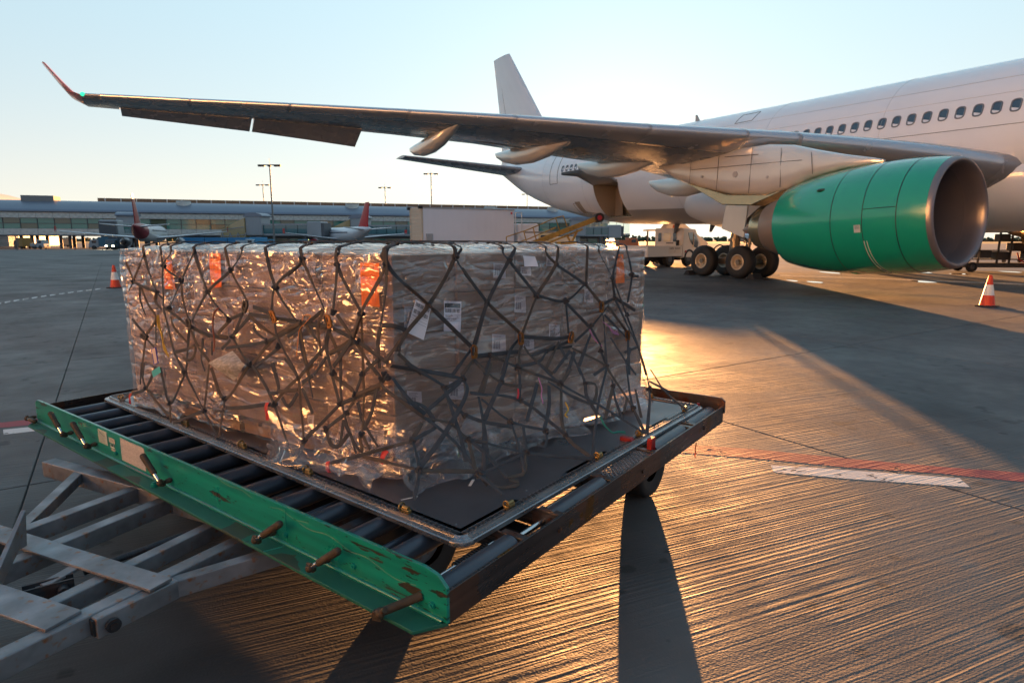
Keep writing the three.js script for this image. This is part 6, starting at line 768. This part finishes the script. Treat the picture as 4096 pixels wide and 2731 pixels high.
{ // cabin service truck and the stairs behind it
  const p = atDepth(2690, 958, 38), t = thing('service_truck', 'white cabin service truck with a low side deck near the main gear', 'truck', null, [p.x, 0, p.z], 42 * RAD), W = mat([0.62, 0.57, 0.5], 0.4, 0, { clearcoat: 0.3 });
  const cab = part(t, 'cab', (() => { const g = prism([[-0.35, 0.55], [1.55, 0.55], [1.62, 1.0], [1.35, 1.55], [0.95, 2.15], [-0.35, 2.2]], 1.9, 0.06); g.translate(0, 0, -0.95); return g; })(), W);
  part(cab, 'door_window', (() => { const s = new THREE.Shape(); s.moveTo(0.12, 2.0); s.lineTo(0.85, 1.98); s.lineTo(1.25, 1.42); s.lineTo(1.2, 1.05); s.quadraticCurveTo(0.3, 1.25, 0.12, 2.0); const g = new THREE.ExtrudeGeometry(s, { depth: 0.03, bevelEnabled: false }); g.translate(0, 0, 1.0); return muv(g); })(), M.glassDark); part(cab, 'window_post', beam(V(0.72, 1.1, 1.035), V(0.7, 1.98, 1.035), 0.06, 0.03), W);
  for (const [z, w] of [[-0.62, 0.22], [-0.1, 0.5], [0.45, 0.24]]) part(cab, 'rear_window', bx(0.03, 0.52, w, -0.425, 1.72, z, 0, 0.01), z === -0.1 ? mat([0.75, 0.6, 0.35], 0.1, 0, { clearcoat: 1 }) : M.glassDark);
  part(cab, 'badge_strip', bx(0.02, 0.06, 0.5, -0.42, 1.37, 0.1), M.seamGrey); part(cab, 'beacon', cyl(V(-0.2, 2.25, 0.2), V(-0.2, 2.45, 0.2), 0.07, 0.06, 10), mat([0.7, 0.12, 0.02], 0.3)); part(cab, 'side_lamp', bx(0.12, 0.1, 0.03, -0.1, 0.88, 1.03), M.tagRed); part(cab, 'side_lamp', bx(0.1, 0.09, 0.03, 1.15, 0.72, 1.03), M.tagRed); part(cab, 'exhaust_stack', cyl(V(-0.5, 0.75, 0.7), V(-0.5, 1.55, 0.7), 0.09, 0.09, 10), M.black); part(cab, 'bumper', bx(0.3, 0.3, 1.9, 1.6, 0.5, 0, 0, 0.04), M.black); part(cab, 'wheel_arch', (() => { const g = new THREE.TorusGeometry(0.5, 0.07, 6, 16, Math.PI); g.translate(0.35, 0.45, 1.0); return g; })(), M.black);
  const deck = part(t, 'deck_side', bx(3.4, 0.62, 0.06, -2.2, 0.92, 1.0, 0, 0.01), W); part(t, 'deck_side', bx(3.4, 0.62, 0.06, -2.2, 0.92, -1.0, 0, 0.01), W); part(t, 'deck_end', bx(0.06, 0.62, 2.0, -3.9, 0.92, 0, 0, 0.01), W); part(t, 'deck_floor', bx(3.4, 0.08, 1.95, -2.2, 0.62, 0), M.black);
  part(deck, 'lettering', (() => { const g = new THREE.PlaneGeometry(1.3, 0.4); g.translate(-1.25, 0.98, 1.034); return g; })(), mat([1, 1, 1], 0.5, 0, { map: canvasTex(416, 128, (c, w, h) => { c.fillStyle = '#cbbfae'; c.fillRect(0, 0, w, h); c.fillStyle = '#5a4a3c'; c.font = 'bold 46px sans-serif'; c.textAlign = 'center'; c.fillText('CABIN   SERVICE', w / 2, 52); c.font = 'bold 34px sans-serif'; c.fillText('K', w / 2, 102); }) }));
  part(t, 'chassis', bx(5.4, 0.2, 0.8, -1.2, 0.45, 0), M.blackSteel); vw(null, t, [[0.35, 0.85], [0.35, -0.85], [-1.6, 0.85], [-1.6, -0.85]], 0.44, 0.28);
  const q = atDepth(2805, 958, 42), s = thing('passenger_stairs', 'white mobile passenger stairs slanting up behind the service truck', 'stairs', null, [q.x, 0, q.z], Math.PI); part(s, 'side_panel', beam(V(0, 0.95, 0.7), V(2.3, 2.75, 0.7), 0.06, 0.95, 0.02), W); part(s, 'side_panel', beam(V(0, 0.95, -0.7), V(2.3, 2.75, -0.7), 0.06, 0.95, 0.02), W); part(s, 'stringer', beam(V(-0.1, 0.35, 0.72), V(2.4, 2.2, 0.72), 0.08, 0.14), M.darkSteel); part(s, 'landing', bx(1.6, 0.1, 1.4, 3.0, 2.2, 0), W); part(s, 'landing_canopy', bx(2.2, 0.3, 1.5, 2.9, 3.05, 0, 0, 0.03), mat([0.3, 0.22, 0.14], 0.6)); for (let k = 0; k < 10; k++) part(s, 'step', bx(0.26, 0.03, 1.3, 0.1 + k * 0.24, 0.5 + k * 0.18, 0), M.galv); part(s, 'chassis', bx(4, 0.3, 1.4, 1.6, 0.5, 0, 0, 0.04), W); for (const x of [2.4, 3.5]) part(s, 'support_post', cyl(V(x, 0.6, 0.6), V(x, 2.2, 0.6), 0.06, 0.06, 8), M.darkSteel); vw(null, s, [[0.4, 0.6], [0.4, -0.6], [3, 0.6], [3, -0.6]], 0.3, 0.2);
}
{ // open-framed loader under the forward fuselage
  const p = atDepth(3960, 958, 31), t = thing('container_loader', 'dark open-framed loader full of pipes and boxes under the fuselage', 'loader', null, [p.x, 0, p.z], -8 * RAD); const D = mat([0.05, 0.045, 0.045], 0.6, 0.2), Bz = mat([0.2, 0.15, 0.1], 0.5, 0.3);
  for (const x of [-1.3, -0.75, 0.1, 0.65, 1.6, 2.6]) part(t, 'post', beam(V(x, 0.25, 0.6), V(x + 0.04, 2.05, 0.6), 0.07, 0.07), x < 0 ? Bz : D); for (const y of [0.62, 1.05, 1.5, 1.95]) part(t, 'shelf', bx(3.9, 0.05, 1.2, 0.65, y, 0.1), D); part(t, 'base_frame', bx(4.4, 0.22, 1.3, 0.8, 0.33, 0, 0, 0.03), D);
  for (const [x, y, w, h] of [[-0.4, 0.85, 0.5, 0.35], [0.38, 0.8, 0.5, 0.4], [1.1, 1.25, 0.6, 0.35], [1.9, 0.8, 0.9, 0.5], [-1, 1.3, 0.35, 0.3], [2.3, 1.7, 0.7, 0.4], [0.4, 1.7, 0.4, 0.3]]) part(t, 'component_box', bx(w, h, 0.6, x, y, 0.3, 0, 0.03), D); for (const [x, y] of [[-1.1, 1.65], [-0.95, 1.65], [-1.1, 1.4], [0.4, 0.55], [1.1, 0.55]]) part(t, 'gauge', cyl(V(x, y, 0.6), V(x, y, 0.68), 0.08, 0.08, 12), Bz);
  part(t, 'hose', tube([V(1.2, 1.0, 0.7), V(1.6, 0.75, 0.75), V(2.1, 0.95, 0.7), V(2.3, 1.4, 0.6)], 0.06, 8), M.rubber); part(t, 'red_strap', tube([V(0.9, 0.95, 0.72), V(1.05, 0.6, 0.74), V(1.5, 0.42, 0.74)], 0.035, 6), M.tagRed); part(t, 'side_cabinet', bx(1.6, 0.75, 1.1, 3.6, 0.75, 0, 0, 0.04), mat([0.09, 0.085, 0.09], 0.5)); vw(null, t, [[-1.0, 0.6], [2.6, 0.6], [-1.0, -0.6], [2.6, -0.6]], 0.24, 0.2);
}
// unseen low carts, out of view to the left, placed to keep the hangar's glow off the drawbar and the ground
{ const proto = thing('unseen_shade_cart', 'low unseen cart placed to shade the drawbar, first of three', 'baggage cart', 'unseen carts shading the drawbar', [-5.2, 0, -1.15], 53 * RAD); const P = mat([0.16, 0.2, 0.26], 0.5, 0.2, { map: re(T.galv, 1) });
  part(proto, 'bed', bx(2.3, 0.12, 1.3, 0, 0.42, 0, 0, 0.02), P); for (const z of [-0.62, 0.62]) part(proto, 'side_panel', bx(2.3, 0.62, 0.04, 0, 0.78, z, 0, 0.01), P); for (const x of [-1.13, 1.13]) part(proto, 'end_panel', bx(0.04, 0.62, 1.2, x, 0.78, 0, 0, 0.01), P); vw(null, proto, [[-0.8, 0.5], [-0.8, -0.5], [0.8, 0.5], [0.8, -0.5]], 0.2, 0.12); part(proto, 'skirt', bx(2.2, 0.26, 0.03, 0, 0.25, 0.64), P);
  copy(proto, 'low unseen cart placed to shade the drawbar, second of three', [-3.75, 0, 0.77], 53 * RAD); copy(proto, 'low unseen cart placed to shade the drawbar, third of three', [-2.3, 0, 2.69], 53 * RAD); }
// vehicles about the terminal
function van(name, label, x, D, ry, cabC, boxC, L, H, lights) {
  const p = atDepth(x, 958, D), t = thing(name, label, 'vehicle', 'service vehicles by the terminal', [p.x, apronDrop(D), p.z], ry), C = mat(cabC, 0.4), Bx = mat(boxC, 0.5);
  part(t, 'box_body', bx(L, H - 0.7, 2.3, -L / 2, 0.7 + (H - 0.7) / 2, 0, 0, 0.08), Bx); const cab = part(t, 'cab', (() => { const g = prism([[0.05, 0.5], [1.9, 0.5], [1.95, 1.3], [1.55, 2.3], [0.05, 2.4]], 2.0, 0.06); g.translate(0, 0, -1.0); return g; })(), C);
  part(cab, 'windscreen', beam(V(1.95, 1.4, 0), V(1.64, 2.2, 0), 1.8, 0.05), M.glassDark); part(cab, 'side_window', bx(0.9, 0.6, 2.16, 0.9, 1.85, 0), M.glassDark); part(cab, 'bumper', bx(0.2, 0.35, 2.1, 1.98, 0.5, 0, 0, 0.05), M.black); vw(null, t, [[1.0, 0.95], [1.0, -0.95], [-L + 1.1, 0.95], [-L + 1.1, -0.95]], 0.48, 0.3);
  for (const z of [-0.78, 0.78]) { const m = lights ? mat([1, 0.9, 0.7], 0.3, 0, { emissive: lin([1, 0.8, 0.5]), emissiveIntensity: 9 }) : mat([0.6, 0.6, 0.58], 0.2); part(cab, 'headlight', bx(0.1, 0.26, 0.4, 2.03, 0.85, z, 0, 0.03), m, lights ? 'lit headlight' : undefined); if (lights) { const l = new THREE.SpotLight(new THREE.Color(1, 0.8, 0.5), 60, 40, 0.5, 0.5); l.castShadow = true; const a = V(2.2, 0.85, z), b = V(14, 0, z); l.position.copy(a); l.target.position.copy(b); t.add(l, l.target); } }
  return t;
}
van('delivery_truck', 'dark truck with both headlights lit driving out from under the terminal', 452, 148, -84 * RAD, [0.05, 0.1, 0.14], [0.06, 0.08, 0.1], 4.5, 3.1, true);
van('tank_truck', 'blue-grey truck with a red stripe left of the truck with lit headlights', 392, 152, -150 * RAD, [0.3, 0.32, 0.34], [0.05, 0.15, 0.22], 4.2, 3.0);
van('delivery_truck', 'light blue truck before the terminal under the lattice stair', 1068, 150, 20 * RAD, [0.08, 0.25, 0.4], [0.05, 0.28, 0.5], 4, 2.9);
van('delivery_van', 'small pale van between the two parked jets', 985, 145, 10 * RAD, [0.35, 0.45, 0.5], [0.3, 0.4, 0.46], 2.2, 2.2);
van('delivery_van', 'small dark blue van under the wing of the white jet', 1225, 150, 170 * RAD, [0.1, 0.2, 0.28], [0.12, 0.22, 0.3], 2.6, 2.1);
van('delivery_van', 'pale car-sized van under the terminal left of the pillars', 152, 165, 0, [0.3, 0.34, 0.38], [0.25, 0.28, 0.3], 1.6, 1.5);
van('ramp_truck', 'yellow ramp truck in the shade under the left end of the terminal', 82, 168, 150 * RAD, [0.35, 0.2, 0.03], [0.28, 0.17, 0.05], 3.2, 3);
van('ramp_truck', 'small ramp truck with orange light painted on, seen through the gap under the terminal', 262, 215, 160 * RAD, [0.5, 0.1, 0.03], [0.6, 0.45, 0.3], 3, 3);  // orange sunlight is put into the colours of this truck
van('ramp_truck', 'pale tank truck in the sun glare under the belt loader', 2215, 70, 170 * RAD, [0.5, 0.42, 0.25], [0.55, 0.48, 0.35], 2.4, 2.0);
van('ramp_truck', 'orange tow truck far out in the glare right of the belt loader', 2510, 120, 10 * RAD, [0.5, 0.12, 0.03], [0.45, 0.12, 0.04], 2, 2.0);
{ const p = atDepth(790, 958, 158), b = thing('blue_container_row', 'long low blue container row behind the red-tailed jet', 'container', null, [p.x, apronDrop(158), p.z], 19.57 * RAD); for (let k = 0; k < 3; k++) part(b, 'container', bx(5.2, 1.5, 2.4, -1 + k * 5.3, 2.2, 0, 0, 0.05), mat([0.02, 0.2, 0.42], 0.5)); part(b, 'container_base', bx(16, 1.2, 2.2, 4.3, 0.75, 0), M.pillar); }
{ const p = atDepth(0, 958, 120), b = thing('blast_fence', 'dark slatted blast fence at the left edge before the terminal', 'fence', null, [p.x - 8, apronDrop(120), p.z], 30 * RAD); for (let k = 0; k < 12; k++) part(b, 'fence_slat', bx(18, 0.16, 0.08, 0, 0.3 + k * 0.24, -k * 0.05), M.pillar); for (let k = 0; k < 7; k++) part(b, 'fence_post', bx(0.18, 3.1, 0.3, -8.5 + k * 2.85, 1.55, -0.4), M.pillar); }
// ---------- far field and wood ----------
{
  const f = new THREE.BufferGeometry(), A = [[20, 420], [-1500, 420], [-1500, 1400], [2000, 1400], [2000, 420], [400, 380]]; const sh = new THREE.ShapeGeometry(new THREE.Shape(A.map(([x, z]) => new THREE.Vector2(x, z)))); sh.rotateX(-Math.PI / 2); sh.translate(0, -0.97, 0); ground('grass_field', sh, mat([0.12, 0.12, 0.045], 0.9)); f.dispose();
  const leaf = new THREE.IcosahedronGeometry(1, 1), n = 1500, m = new THREE.InstancedMesh(leaf, mat([0.045, 0.06, 0.03], 0.9), n), o = new THREE.Object3D(); m.name = 'treeline'; m.userData = { kind: 'stuff', label: 'far dark treeline along the horizon beyond the field', category: 'trees' };
  for (let i = 0; i < n; i++) { const x = rr(-700, 1300), d = 900 + 120 * hash(i, 1, 2), tall = 4.5 + 5 * Math.max(0, n3(x * 0.012, 3, 1) + 0.2), y = rr(0, 1); o.position.set(x, -1 + y * tall, -d); const s = rr(1.6, 4) * (1.1 - 0.5 * y); o.scale.set(s * 1.6, s, s); o.rotation.y = rr(0, 6); o.updateMatrix(); m.setMatrixAt(i, o.matrix); } m.castShadow = m.receiveShadow = true; scene.add(m);
}
renderer.render(scene, camera);
